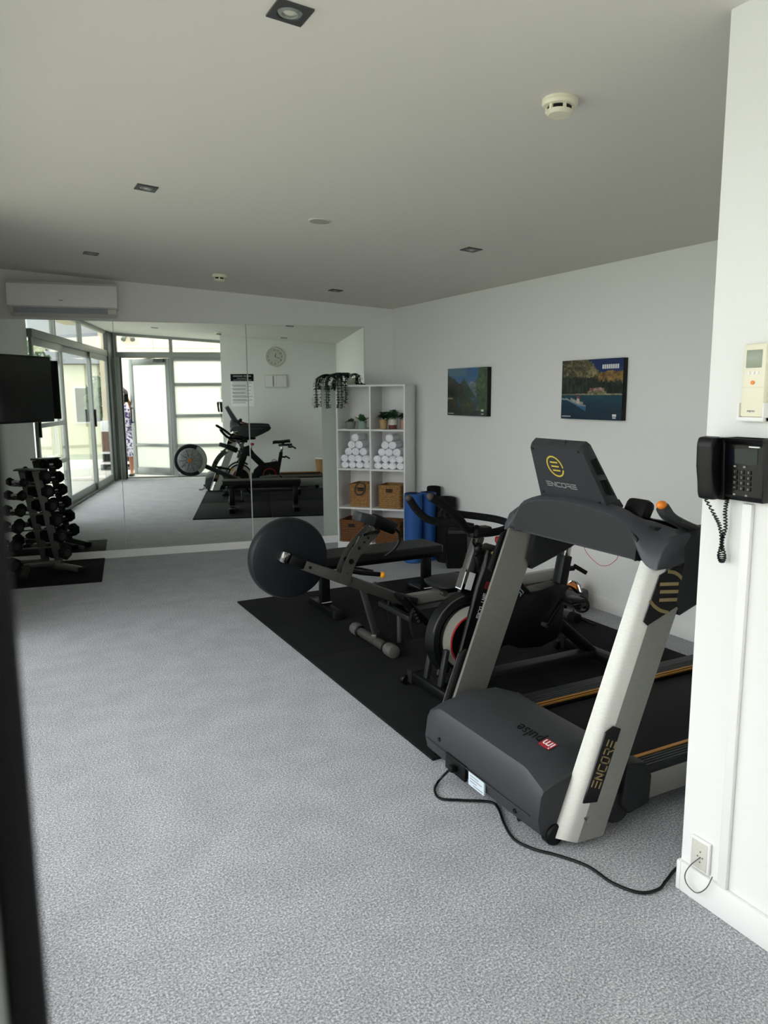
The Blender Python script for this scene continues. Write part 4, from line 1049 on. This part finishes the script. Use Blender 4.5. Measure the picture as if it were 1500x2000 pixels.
# curved console arm: two drilled plates
for s in (-.095, -.03):
    y = YR+s
    cl_ = smooth_path([(1.585, .43), (1.60, .50), (1.645, .57), (1.71, .64), (1.78, .70)][0:0]+[Vector((1.602, 0, .44)), Vector((1.63, 0, .52)), Vector((1.675, 0, .59)), Vector((1.725, 0, .64)), Vector((1.785, 0, .69))], 5)
    L1, L2 = [], []
    for i, p in enumerate(cl_):
        a = cl_[max(i-1, 0)]; c = cl_[min(i+1, len(cl_)-1)]; tdir = (c-a).normalized(); nn = Vector((-tdir.z, 0, tdir.x))
        L1.append(p+nn*.031); L2.append(p-nn*.031)
    ap = B(); poly = [(p.x, p.z) for p in L1]+[(p.x, p.z) for p in reversed(L2)]
    ap = ap.prism(poly, 'xz', y-.003, y+.003).put('console_arm', STEEL, W)
    hb = B()
    for f, r in ((.12, .011), (.34, .015), (.55, .009), (.70, .007), (.84, .007), (.92, .006)):
        p = cl_[int(f*(len(cl_)-1))]; hb.cyl((p.x, y-.0045, p.z), (p.x, y+.0045, p.z), r, seg=14)
    hb.put('drilled_hole', BLACK, ap)
for f in ((1.63, .52), (1.672, .585)): B().bar((f[0]-.012, YR-.062, f[1]-.01), (f[0]+.035, YR-.062, f[1]+.07), .012, .012, .003).put('arm_spacer', CHROME, W)
B().cyl((1.785, YR-.11, .685), (1.785, YR-.015, .685), .016, seg=14).bar((1.785, YR-.112, .685), (1.70, YR-.112, .672), .004, .014).put('clamp_lever', CHROME, W)
B().cyl((1.605, YR-.102, .445), (1.605, YR-.02, .445), .03, seg=20).put('arm_pivot', STEEL, W)
B().box((1.735, YR-.06, .753), (.095, .10, .05), Matrix.Rotation(.28, 3, 'Y'), .008).put('monitor', mat('monitor_grey', '24262A', .5), W)
B().bar((1.775, YR-.06, .742), (1.92, YR-.055, .678), .07, .052, .014, (0, 1, 0)).put('monitor_sleeve', BLACK, W)
B().tube(smooth_path([(1.90, YR-.055, .69), (1.945, YR-.05, .66), (1.955, YR-.045, .61), (1.93, YR-.03, .56), (1.89, YR, .52)], 6), .008, 8).put('monitor_cable', BLACK, W)
B().tube([(1.63, YR-.045, .478), (1.72, YR-.05, .455), (1.825, YR-.055, .435)], .013, 10).put('handle_bar', BLACK, W)
B().tube([(1.63, YR+.01, .49), (1.74, YR+.0, .465), (1.80, YR-.03, .45)], .007, 8).put('handle_bar', BLACK, W)
B().sph((1.842, YR-.055, .430), .017).put('yellow_ball', YBALL, W)
# front leg and foot bar
B().bar((1.715, YR-.05, .40), (1.825, YR+.0, .085), .032, .026, .004, (0, 1, 0)).put('front_leg', STEEL, W)
B().cyl((1.82, YR-.20, Z0+.035), (1.82, YR+.24, Z0+.035), .026, seg=18).put('foot_bar', STEEL, W)
for y0, y1 in ((YR-.235, YR-.15), (YR+.19, YR+.265)):
    B().lathe([(.02, 0), (.034, .006), (.036, .02), (.036, y1-y0-.02), (.034, y1-y0-.006), (.02, y1-y0)], (1.82, y0, Z0+.0365), (0, 1, 0), 18).put('rubber_foot', mat('foot_grey', '4A4A47', .6), W)
for y in (YR-.14, YR+.18): B().tube([(1.82+.029*math.cos(a), y, Z0+.036+.029*math.sin(a)) for a in [2*PI*k/18 for k in range(18)]], .006, 6, True).put('collar', BLACK, W)
B().bar((1.80, YR-.03, .0735), (1.85, YR+.03, .0735), .03, .04, .006).put('leg_bracket', STEEL, W)
# foot plates with straps near the beam end
for s in (-1, 1):
    y = YR+s*.13
    fp = B().box((1.99, y, .235), (.03, .11, .25), Matrix.Rotation(-.75, 3, 'Y'), .008).put('foot_plate', BLACK, W)
    B().tube(smooth_path([(2.0, y-.05, .23), (1.955, y-.045, .29), (1.945, y, .31), (1.955, y+.045, .29), (2.0, y+.05, .23)], 5), .016, 6, False, .003).put('foot_strap', RUB, fp)
    B().tube(smooth_path([(1.96, y-.05, .26), (1.94, y-.055, .2), (1.95, y-.05, .13), (1.97, y-.045, .09)], 5), .013, 6, False, .003).put('strap_tail', RUB, fp)
    for k in range(4): B().box((1.965+.008*k, y-.052-.004*k, .24-.018*k), (.014, .012, .012), None, .002).put('buckle', STEEL, fp)
B().bar((1.95, YR-.18, .2), (1.95, YR+.18, .2), .03, .03, .004).put('foot_axle', CHARD, W)
B().box((1.99, YR-.03, .265), (.14, .08, .06), Matrix.Rotation(.3, 3, 'Y'), .01).put('beam_joint', BLACK, W)
# seat rail rising to the rear
r0, r1 = Vector((2.03, YR, .235)), Vector((3.10, YR, .262))
B().bar(r0, r1, .095, .048, .005, (0, 1, 0)).put('seat_rail', mat('rail_aluminium', '8C8C88', .4, .5), W)
b = B()
B().bar(r0+Vector((0, -.048, -.006)), r1+Vector((0, -.048, -.006)), .003, .02, 0, (0, 1, 0)).put('rail_groove', CHARD, W)
B().bar((2.80, YR-.0485, .245), (2.88, YR-.0485, .247), .002, .022, 0, (0, 1, 0)).put('red_sticker', REDP, W)
B().box((3.115, YR, .262), (.05, .115, .066), None, .01).put('rail_end_cap', CHARD, W)
seat = []
for x, wv, z, hgt in ((2.19, .08, .318, .012), (2.21, .125, .322, .018), (2.29, .14, .328, .022), (2.37, .135, .332, .024), (2.43, .11, .333, .02), (2.45, .07, .33, .012)):
    seat.append([(x, YR+wv*math.cos(a), z+hgt*math.sin(a)) for a in [2*PI*k/18 for k in range(18)]])
B().loft(seat).put('seat', CHARD, W, smooth=60)
B().bx(2.23, 2.42, YR-.045, YR+.045, .268, .312, .006).put('seat_carriage', BLACK, W)
for x in (2.24, 2.41): B().cyl((x, YR-.065, .274), (x, YR+.065, .274), .016, seg=12).put('seat_roller', STEEL, W)
B().bar((3.06, YR, .24), (3.08, YR, .06), .05, .04, .005, (0, 1, 0)).put('rear_leg', STEEL, W)
B().cyl((3.085, YR-.19, Z0+.032), (3.085, YR+.19, Z0+.032), .026, seg=16).put('rear_foot_bar', STEEL, W)
for y0 in (YR-.23, YR+.16): B().lathe([(.02, 0), (.032, .006), (.032, .064), (.02, .07)], (3.085, y0, Z0+.0325), (0, 1, 0), 16).put('rubber_foot', RUB, W)
B().cyl((1.96, YR-.03, .02), (1.96, YR-.03, .20), .014, seg=10).put('middle_leg', STEEL, W); B().cyl((1.96, YR-.03, Z0-.001), (1.96, YR-.03, Z0+.012), .024, seg=14).put('middle_foot', RUB, W)

# ------------------------------------------------------------------ flat bench
YE = 4.38
Q = thing('flat_bench', 'flat black padded weight bench behind the rowing machine', 'bench', (2.2, YE, 0))
pad = []
for x, k in ((1.74, .85), (1.755, .97), (1.78, 1), (2.64, 1), (2.665, .97), (2.68, .85)):
    a, c = .135*k, .028*k
    pad.append([(x, YE+u*a, .362+v*c) for u, v in ((-1, -.7), (-.95, -1), (.95, -1), (1, -.7), (1, .7), (.95, 1), (-.95, 1), (-1, .7))])
B().loft(pad).put('seat_pad', VINYL, Q)
B().bar((1.80, YE, .315), (2.66, YE, .315), .06, .05, .005, (0, 1, 0)).put('frame_beam', BLACK, Q)
for x in (1.855, 2.615):
    B().bar((x, YE, .05), (x, YE, .31), .06, .05, .004, (0, 1, 0)).put('leg', BLACK, Q)
    B().bar((x, YE-.21, Z0+.028), (x, YE+.21, Z0+.028), .06, .045, .006).put('foot_bar', BLACK, Q)
    for y in (YE-.215, YE+.215): B().box((x, y, Z0+.028), (.07, .04, .054), None, .01).put('foot_cap', RUB, Q)
    for y in (YE-.03, YE+.03): B().cyl((x-.035, y, .075), (x+.035, y, .075), .007, seg=8).put('bolt', CHROME, Q)
    B().bx(x-.05, x+.05, YE-.1, YE+.1, .305, .335, .004).put('pad_plate', BLACK, Q)
for x in (2.0, 2.5): B().cyl((x, YE-.036, .318), (x, YE-.02, .318), .007, seg=8).put('bolt', CHROME, Q)

# ------------------------------------------------------------------ small compressor by the right wall
t = thing('air_pump', 'small grey pump with an orange top and coiled lead by the right wall', 'pump', (3.335, 3.68, 0), .3)
B().box((0, 0, .075), (.12, .15, .12), None, .03).put('body', CHARL, t, True)
B().box((0, .02, .145), (.07, .09, .03), None, .01).put('orange_top', ORANGE, t, True)
B().tube(smooth_path([(-.03, -.06, .12), (-.02, -.03, .17), (.0, .03, .175), (.01, .07, .13)], 5), .009, 8).put('chrome_handle', CHROME, t, True)
B().cyl((-.055, -.05, .08), (-.08, -.06, .06), .03, seg=14).put('gauge', CHROME, t, True)
for k in range(3): B().tube([(-.07+.006*k, -.085+.05*math.cos(a), .055+.048*math.sin(a)) for a in [2*PI*i/20 for i in range(20)]], .006, 6, True).put('coiled_lead', BLACK, t, True)
for x, y in ((-.04, -.05), (.04, -.05), (-.04, .05), (.04, .05)): B().cyl((x, y, 0), (x, y, .02), .012, seg=10).put('foot', RUB, t, True)
cord([(3.25, 3.60, .02), (3.235, 3.57, .008), (3.2, 3.5, .018), (3.17, 3.42, .018), (3.15, 3.3, .018)], .005, 'thin black lead trailing from the grey pump onto the rubber mat')

# ------------------------------------------------------------------ dumbbell rack
RK = thing('dumbbell_rack', 'grey A-frame dumbbell rack in front of the mirror at the left', 'dumbbell rack', (.36, 6.4, 0))
ax = Vector((-.60, .80, 0)).normalized()                    # dumbbells lie along this direction
Zr = .011
def rp(x, y, z): return Vector((x, y, z))
for k, off in enumerate((Vector((0, 0, 0)), ax*.15)):
    c = Vector((.30, 6.33, 0))+off
    for s, xt, xb in ((1, .015, .135),):
        B().bar(c+Vector((xt, 0, .835)), c+Vector((xb, -.0, .09)), .058, .024, .003, (0, 1, 0)).put('upright', RACKG, RK)
    B().bar(c+Vector((-.12, -.0, .11)), c+Vector((.14, 0, .11)), .035, .03, .003, (0, 1, 0)).put('cross_bar', RACKG, RK)
    for s, xe, ye in ((1, .29, -.02), (-1, -.14, -.12)):
        ft = B().bar(c+Vector((s*.10, 0, .095)), c+Vector((xe, ye, Zr+.025)), .04, .045, .004).put('foot', RACKG, RK)
        B().box(c+Vector((xe, ye, Zr+.024)), (.06, .06, .046), None, .01).put('rubber_foot', RUB, RK)
B().prism([(.16, 6.36), (.27, 6.29), (.40, 6.30), (.30, 6.46), (.19, 6.48)], 'xy', .838, .848, .002).put('top_plate', RACKG, RK)
RL = [(.392, .792), (.400, .672), (.420, .557), (.447, .444), (.468, .314), (.497, .182)]
LL = [(.236, .75), (.218, .648), (.200, .53), (.176, .405), (.150, .263), (.128, .12)]
for lst, s in ((RL, 1), (LL, -1)):
    for x, z in lst:
        c = Vector((x, 6.315, z-.024))
        B().bar(c+ax*.07, c+ax*.125, .06, .014, .003).bar(c+ax*.075+Vector((0, 0, -.006)), Vector((.30+.015+.12*(.835-z)/.745, 6.342, z-.03)), .03, .008).put('cradle', RACKG, RK)
NUM = ('topmost', 'second from the top', 'third from the top', 'fourth from the top', 'fifth from the top', 'lowest')
def dumbbell(x, z, r, label):
    p = Vector((x, 6.315, z)); t = thing('dumbbell', label, 'dumbbell', p, 0, 'black hex dumbbells on the rack')
    L = .17+.5*r
    for k, q0 in enumerate((Vector((0, 0, 0)), ax*(L-r*1.1))):
        b = B(); hl = r*1.1; m = axis_mat(q0, ax)
        ring = lambda rr, zz: [m @ Vector((rr*math.cos(PI/6+PI/3*j), rr*math.sin(PI/6+PI/3*j), zz)) for j in range(6)]
        b.loft([ring(r*.8, 0), ring(r, r*.2), ring(r, hl-r*.2), ring(r*.8, hl)]).put('hex_head', RUB, t, True, 20)
        if k == 0: B().lathe([(0, -.001), (r*.5, -.001), (r*.5, .004), (0, .004)], q0, ax, 18).put('end_disc', CHARD, t, True)
    B().cyl(ax*r, ax*(L-r), .014, seg=12).put('handle', CHROME, t, True)
for i, (x, z) in enumerate(RL): dumbbell(x, z, .052+.0015*i, 'black hex dumbbell, %s on the right side of the rack' % NUM[i])
for i, (x, z) in enumerate(LL): dumbbell(x, z, .033+.005*i, 'black hex dumbbell, %s on the left side of the rack' % NUM[i])

# ------------------------------------------------------------------ partition wall end: remote, phone, trunking, outlet
t = thing('remote_control', 'cream air conditioner remote in a wall holder above the phone', 'remote control', (XP, 1.215, 1.33))
B().bx(XP-.024, XP-.004, 1.186, 1.248, 1.338, 1.512, .005).put('body', CREAM, t)
B().bx(XP-.0252, XP-.0235, 1.196, 1.238, 1.455, 1.497, .001).put('display', mat('lcd', '8C9482', .3), t)
for y in (1.206, 1.217, 1.229): B().cyl((XP-.0258, y, 1.443), (XP-.0235, y, 1.443), .004, seg=12).put('button', WHITE, t)
B().cyl((XP-.0262, 1.217, 1.42), (XP-.0235, 1.217, 1.42), .005, seg=14).put('orange_button', ORANGE, t)
B().bx(XP-.0248, XP-.0235, 1.187, 1.247, 1.4085, 1.4095).put('cover_line', OFFW, t)
B().text('FUJITSU', .006, Matrix.Translation((XP-.0245, 1.217, 1.352)) @ Matrix.Rotation(-PI/2, 4, 'Z') @ Matrix.Rotation(PI/2, 4, 'X'), .0004).put('lettering', GREYPR, t)
hld = B().bx(XP-.004, XP-.001, 1.184, 1.25, 1.328, 1.40, .001).bx(XP-.027, XP-.001, 1.1805, 1.1855, 1.328, 1.372, .001).bx(XP-.027, XP-.001, 1.2485, 1.2535, 1.328, 1.372, .001).bx(XP-.0275, XP-.001, 1.1805, 1.2535, 1.328, 1.338, .001)
hld.put('holder', WHITE, t)
t = thing('wall_phone', 'black desk phone mounted on the white partition wall end', 'telephone', (XP, 1.24, 1.13))
body = [(XP, 1.288), (XP-.055, 1.288), (XP-.042, 1.272), (XP-.035, 1.145), (XP-.03, 1.133), (XP, 1.133)]
B().prism(body, 'xz', 1.163, 1.268, .003).put('body', BLKGL, t)
B().prism([(XP, 1.288), (XP-.06, 1.288), (XP-.055, 1.28), (XP, 1.28)], 'xz', 1.156, 1.268, .001).put('hood', BLACK, t)
B().prism([(XP-.001, 1.285), (XP-.045, 1.285), (XP-.035, 1.13), (XP-.001, 1.13)], 'xz', 1.268, 1.325, .003).put('cradle', BLACK, t)
hs = [(XP-.05, 1.29), (XP-.082, 1.288), (XP-.088, 1.27), (XP-.082, 1.215), (XP-.076, 1.15), (XP-.07, 1.132), (XP-.046, 1.132), (XP-.048, 1.17), (XP-.062, 1.215), (XP-.052, 1.25)]
B().prism(hs, 'xz', 1.272, 1.318, .006).put('handset', BLACK, t)
def ph(y, z, off=0): 
    k = (z-1.145)/(1.272-1.145); return (XP-.035-.007*k-off, y, z)
B().loft([[ph(1.178, 1.225, -.001), ph(1.255, 1.225, -.001), ph(1.255, 1.262, -.001), ph(1.178, 1.262, -.001)], [ph(1.178, 1.225, .001), ph(1.255, 1.225, .001), ph(1.255, 1.262, .001), ph(1.178, 1.262, .001)]]).put('display', mat('phone_display', '0A0E1C', .1), t)
B().bar(ph(1.172, 1.268, .002), ph(1.2, 1.268, .002), .003, .003).put('indicator', WPRINT, t)
keys = ['1', '2', '3', '4', '5', '6', '7', '8', '9', '*', '0', '#']
for i, kx in enumerate(keys):
    y = 1.238-.019*(i % 3); z = 1.205-.0135*(i//3); p = ph(y, z, .001)
    kb = B().box(p, (.003, .0125, .0095), None, .001).put('key', BLACK, t)
    B().text(kx, .0085, Matrix.Translation((p[0]-.0018, y, z)) @ Matrix.Rotation(-PI/2, 4, 'Z') @ Matrix.Rotation(PI/2, 4, 'X'), .0003).put('key_legend', GREYPR, kb)
for y, z in ((1.238, 1.2185), (1.212, 1.2185), (1.238, 1.149), (1.205, 1.149)): B().box(ph(y, z, .001), (.003, .006, .004)).put('small_key', GREYPR, t)
coil = []
ctr = smooth_path([(XP-.06, 1.305, 1.135), (XP-.03, 1.298, 1.09), (XP-.022, 1.285, 1.06), (XP-.02, 1.278, 1.02), (XP-.02, 1.283, .985), (XP-.018, 1.276, .968), (XP-.02, 1.268, .985), (XP-.022, 1.276, 1.02), (XP-.02, 1.27, 1.06), (XP-.022, 1.272, 1.10), (XP-.03, 1.262, 1.133)], 24)
for i, p in enumerate(ctr):
    a = i*1.35; coil.append(p+Vector((.0045*math.cos(a), .0045*math.sin(a), 0)))
B().tube(coil, .0019, 5).put('coiled_cord', BLACK, t)
tag(B().bx(XP-.013, XP-.0005, 1.205, 1.232, .088, 1.125, .002).put('cable_trunking', WHITE), 'white plastic cable trunking running down the wall below the phone', 'trunking')
t = thing('wall_outlet', 'white power outlet plate low on the partition wall end', 'outlet', (XP, 1.29, .13))
B().bx(XP-.01, XP-.0005, 1.262, 1.326, .092, .185, .004).put('plate', WHITE, t)
B().bx(XP-.0115, XP-.009, 1.269, 1.319, .098, .178, .002).put('face', OFFW, t)
for y, z in ((1.29, .15), (1.298, .135), (1.282, .135), (1.29, .12)): B().cyl((XP-.0125, y, z), (XP-.011, y, z), .0022, seg=8).put('socket_hole', ALUD, t)
cord([(XP-.012, 1.288, .136), (XP-.03, 1.305, .107), (XP-.032, 1.319, .071), (XP-.03, 1.311, .045), (XP-.03, 1.28, .040), (XP-.028, 1.252, .07), (XP-.02, 1.241, .108)], .0016, 'thin dark lead looping from the white wall outlet', ALUD, 'thin_lead')

# ------------------------------------------------------------------ things on the partition wall that the mirror shows
t = thing('wall_clock', 'round wall clock with dark numerals on the partition wall, seen in the mirror', 'clock', (2.496, YP, 1.98))
B().lathe([(0, 0), (.15, 0), (.152, .02), (.14, .032), (.13, .022), (0, .022)], (2.496, YP, 1.98), (0, 1, 0), 48).put('case', OFFW, t)
fm = lambda x, z, off=.0245: Matrix.Translation((x, YP+off, z)) @ Matrix.Rotation(PI, 4, 'Z') @ Matrix.Rotation(PI/2, 4, 'X')
for k in range(1, 13):
    a = PI/2-k*PI/6; B().text(str(k), .042, fm(2.496-.105*math.cos(a), 1.98+.105*math.sin(a))).put('numeral', BLACK, t)
B().bar((2.496, YP+.027, 1.98), (2.515, YP+.027, 2.035), .008, .002, 0, (0, 1, 0)).put('hour_hand', BLACK, t)
B().bar((2.496, YP+.029, 1.98), (2.578, YP+.029, 1.955), .006, .002, 0, (0, 1, 0)).put('minute_hand', STEEL, t)
t = thing('notice_sheet', 'white notice with a black heading on the partition wall, seen in the mirror', 'notice', (1.975, YP, 1.22))
B().bx(1.80, 2.155, YP+.0005, YP+.003, 1.215, 1.718).put('sheet', mat('white_paper', 'F2F5F7', .6), t)
B().bx(1.80, 2.155, YP+.003, YP+.004, 1.605, 1.718).put('heading_block', SEAL, t)
b = B()
for z, x0, x1, hgt in ((1.685, 1.84, 1.985, .02), (1.685, 2.0, 2.115, .02), (1.65, 1.9, 2.05, .01), (1.625, 1.84, 2.12, .01)): b.bx(x0, x1, YP+.004, YP+.0045, z-hgt/2, z+hgt/2)
b.put('heading_print', GREYPR, t)
b = B(); z = 1.58
for k in range(17):
    b.bx(1.82 if k % 3 else 1.83, 2.13-(k*37 % 11)*.012, YP+.003, YP+.0036, z-.004, z+.004); z -= .014 if k % 3 else .028
    if z < 1.235: break
b.put('body_print', GREYPR, t)
t = thing('notice_holder', 'shallow white framed holder below the clock, seen in the mirror', 'notice holder', (2.497, YP, 1.505))
B().bx(2.32, 2.675, YP+.0005, YP+.03, 1.505, 1.705, .004).put('frame', OFFW, t)
B().bx(2.335, 2.66, YP+.03, YP+.032, 1.52, 1.69).put('panel', WHITE, t)
for x in (2.45, 2.49): B().bx(x, x+.018, YP+.032, YP+.038, 1.525, 1.685, .002).put('strip', WHITE if x > 2.47 else GREYPR, t)
for z, lab in ((1.317, 'upper'), (1.243, 'lower')):
    t = thing('light_switch', '%s white switch plate on the partition wall, seen in the mirror' % lab, 'switch', (3.11, YP, z))
    B().bx(3.06, 3.165, YP+.0005, YP+.009, z-.03, z+.03, .003).put('plate', OFFW, t)
    for x in (3.09, 3.13): B().bx(x-.008, x+.008, YP+.009, YP+.013, z-.012, z+.012, .002).put('rocker', WHITE, t)
t = thing('laundry_basket', 'round wicker laundry basket with a white rim by the partition wall', 'basket', (3.235, 1.515, 0))
prof = [(0, 0), (.115, 0)]+[(.115+.03*k/16+(.003 if k % 2 else 0), .39*k/16) for k in range(17)]+[(.135, .39), (.108, .02), (0, .02)]
B().lathe(prof, (3.235, 1.515, 0), (0, 0, 1), 30).put('woven_body', WICK, t)
B().tube([(3.235+.146*math.cos(a), 1.515+.146*math.sin(a), .395) for a in [2*PI*k/30 for k in range(30)]], .013, 8, True).put('white_rim', WHITE, t)

# ------------------------------------------------------------------ the photographer, seen in the mirror
def skinned(name, verts, edges, rad, m, parent, sub=2, root=0):
    me = bpy.data.meshes.new(name); o = bpy.data.objects.new(name, me); COL.objects.link(o)
    off = Vector(parent.location) if parent else Vector()
    me.from_pydata([Vector(v)-off for v in verts], edges, [])
    md = o.modifiers.new('skin', 'SKIN'); md.use_smooth_shade = True
    for i, r in enumerate(rad):
        sv = me.skin_vertices[0].data[i]; sv.radius = (r, r) if not isinstance(r, tuple) else r; sv.use_root = (i == root)
    s = o.modifiers.new('subdivision', 'SUBSURF'); s.levels = s.render_levels = sub
    me.materials.append(m); o.parent = parent
    return o
PX, PY = -.12, -.40
PR = thing('person', 'person in a floral dress with a dark bag on one arm, holding up a phone', 'person', (PX, PY, -.015))
Hd = 1.38
ve = []; ed = []; ra = []
def chain(pts, rs, start=None):
    prev = start
    for p, r in zip(pts, rs):
        ve.append(p); ra.append(r); i = len(ve)-1
        if prev is not None: ed.append((prev, i))
        prev = i
    return prev
pel = chain([(PX, PY, .80)], [.13])
ch = chain([(PX, PY, .93), (PX, PY-.005, 1.06), (PX, PY, 1.17)], [.115, .12, .115], pel)
nk = chain([(PX, PY, 1.245), (PX+.004, PY+.015, 1.30)], [.05, .046], ch)
hdv = chain([(PX+.006, PY+.03, 1.345), (PX+.008, PY+.03, 1.41), (PX+.008, PY+.02, 1.455)], [.066, .083, .07], nk)
def hand(wr, pal, fdir, side, up):
    pm = chain([pal], [.026], wr)
    f = Vector(fdir).normalized(); s = Vector(side).normalized()
    for k in range(4):
        bp = Vector(pal)+s*(.024-.016*k)+f*.03; Lf = (.026, .03, .028, .021)[k]
        chain([tuple(bp), tuple(bp+f*Lf+Vector(up)*.006), tuple(bp+f*Lf*1.7+Vector(up)*.022)], [.009, .008, .007], pm)
    bp = Vector(pal)+s*.03-f*.005
    chain([tuple(bp), tuple(bp+s*.018+f*.022), tuple(bp+s*.016+f*.045)], [.011, .009, .008], pm)
# arm at mirror right (world +x) lifted to the phone, other arm lifted too
sh = chain([(PX+.14, PY+.0, 1.20), (PX+.20, PY+.08, 1.06), (PX+.215, PY+.12, 1.02), (PX+.17, PY+.20, 1.17), (PX+.135, PY+.27, 1.305)], [.052, .044, .041, .036, .025], ch)
hand(sh, (PX+.122, PY+.295, 1.345), (-.25, .1, .95), (-.9, .2, -.2), (-.6, .3, 0))
sh = chain([(PX-.14, PY+.0, 1.20), (PX-.20, PY+.09, 1.06), (PX-.20, PY+.12, 1.03), (PX-.10, PY+.22, 1.19), (PX-.01, PY+.28, 1.31)], [.052, .044, .041, .036, .025], ch)
hand(sh, (PX+.02, PY+.30, 1.345), (.3, .1, .95), (.9, .2, -.2), (.6, .3, 0))
for s in (-1, 1):
    lg = chain([(PX+s*.085, PY, .72), (PX+s*.09, PY+.015, .43), (PX+s*.088, PY-.015, .24), (PX+s*.086, PY-.02, .07)], [.085, .055, .05, .034], pel)
    chain([(PX+s*.09, PY+.05, .022), (PX+s*.095, PY+.12, .012)], [.034, .026], lg)
body = skinned('body', ve, ed, ra, SKIN, PR, 2, 0)
# face and hair
hc = Vector((PX+.008, PY+.03, 1.405))
B().sph(hc+Vector((0, .086, -.008)), .012, (.8, 1.2, 1.2)).put('nose', SKIN, PR)
for s in (-1, 1):
    B().sph(hc+Vector((s*.03, .072, .014)), .011).put('eye', WHITE, PR); B().sph(hc+Vector((s*.03, .080, .014)), .006).put('iris', HAIR, PR)
    B().sph(hc+Vector((s*.084, 0, -.005)), .018, (.4, .8, 1.2)).put('ear', SKIN, PR)
    B().bar(hc+Vector((s*.045, .079, .036)), hc+Vector((s*.015, .085, .038)), .007, .005).put('eyebrow', HAIR, PR)
B().sph(hc+Vector((0, .074, -.042)), .017, (1.2, .5, .35)).put('mouth', mat('lips', '8C4A45', .5), PR)
hr = B().sph(hc+Vector((0, -.018, .022)), .096, (.98, 1.0, 1.02), 20); hr.sph(hc+Vector((0, -.045, .1)), .036).put('hair', HAIR, PR)
# dress
dr = []
for z, a, c in ((.34, .235, .20), (.345, .24, .205), (.55, .21, .18), (.75, .185, .165), (.86, .165, .15), (.97, .148, .138), (1.08, .158, .142), (1.16, .165, .14), (1.215, .13, .105), (1.25, .075, .068)):
    dr.append([(PX+a*math.cos(2*PI*k/28)*(1+.03*math.sin(7*2*PI*k/28)*(z < .8)), PY+c*math.sin(2*PI*k/28)*(1+.03*math.sin(7*2*PI*k/28)*(z < .8)), z) for k in range(28)])
B().loft(dr, False).put('dress', DRESS, PR, smooth=60)
for s in (-1, 1): B().tube([(PX+s*.11, PY, 1.21), (PX+s*.16, PY+.03, 1.14), (PX+s*.185, PY+.06, 1.08)], [.066, .06, .058], 14).put('sleeve', DRESS, PR)
for s in (-1, 1): B().box((PX+s*.092, PY+.05, .008), (.085, .24, .04), None, .018).put('shoe', BAG, PR)
t = thing('shoulder_bag', 'dark bag hanging from the crook of the person\'s arm', 'bag', (PX+.215, PY+.115, .8))
B().box((PX+.225, PY+.11, .86), (.06, .20, .16), None, .02).put('bag_body', BAG, t)
B().tube(smooth_path([(PX+.225, PY+.03, .93), (PX+.222, PY+.06, 1.02), (PX+.215, PY+.10, 1.075), (PX+.222, PY+.15, 1.03), (PX+.225, PY+.19, .93)], 5), .007, 6).put('strap', BAG, t)
t = thing('phone', 'black phone held up in front of the person\'s face', 'phone', Vector((0, 0, 1.4))-F_*.016)
rot = Matrix((R_, -D_, -F_)).transposed()
B().box(Vector((0, 0, 1.4))-F_*.016+R_*.012-(-D_)*.05, (.07, .145, .008), rot, .003).put('case', BLACK, t)
B().box(Vector((0, 0, 1.4))-F_*.0205+R_*.012-(-D_)*.05, (.066, .138, .001), rot, 0).put('screen', DARKGL, t)
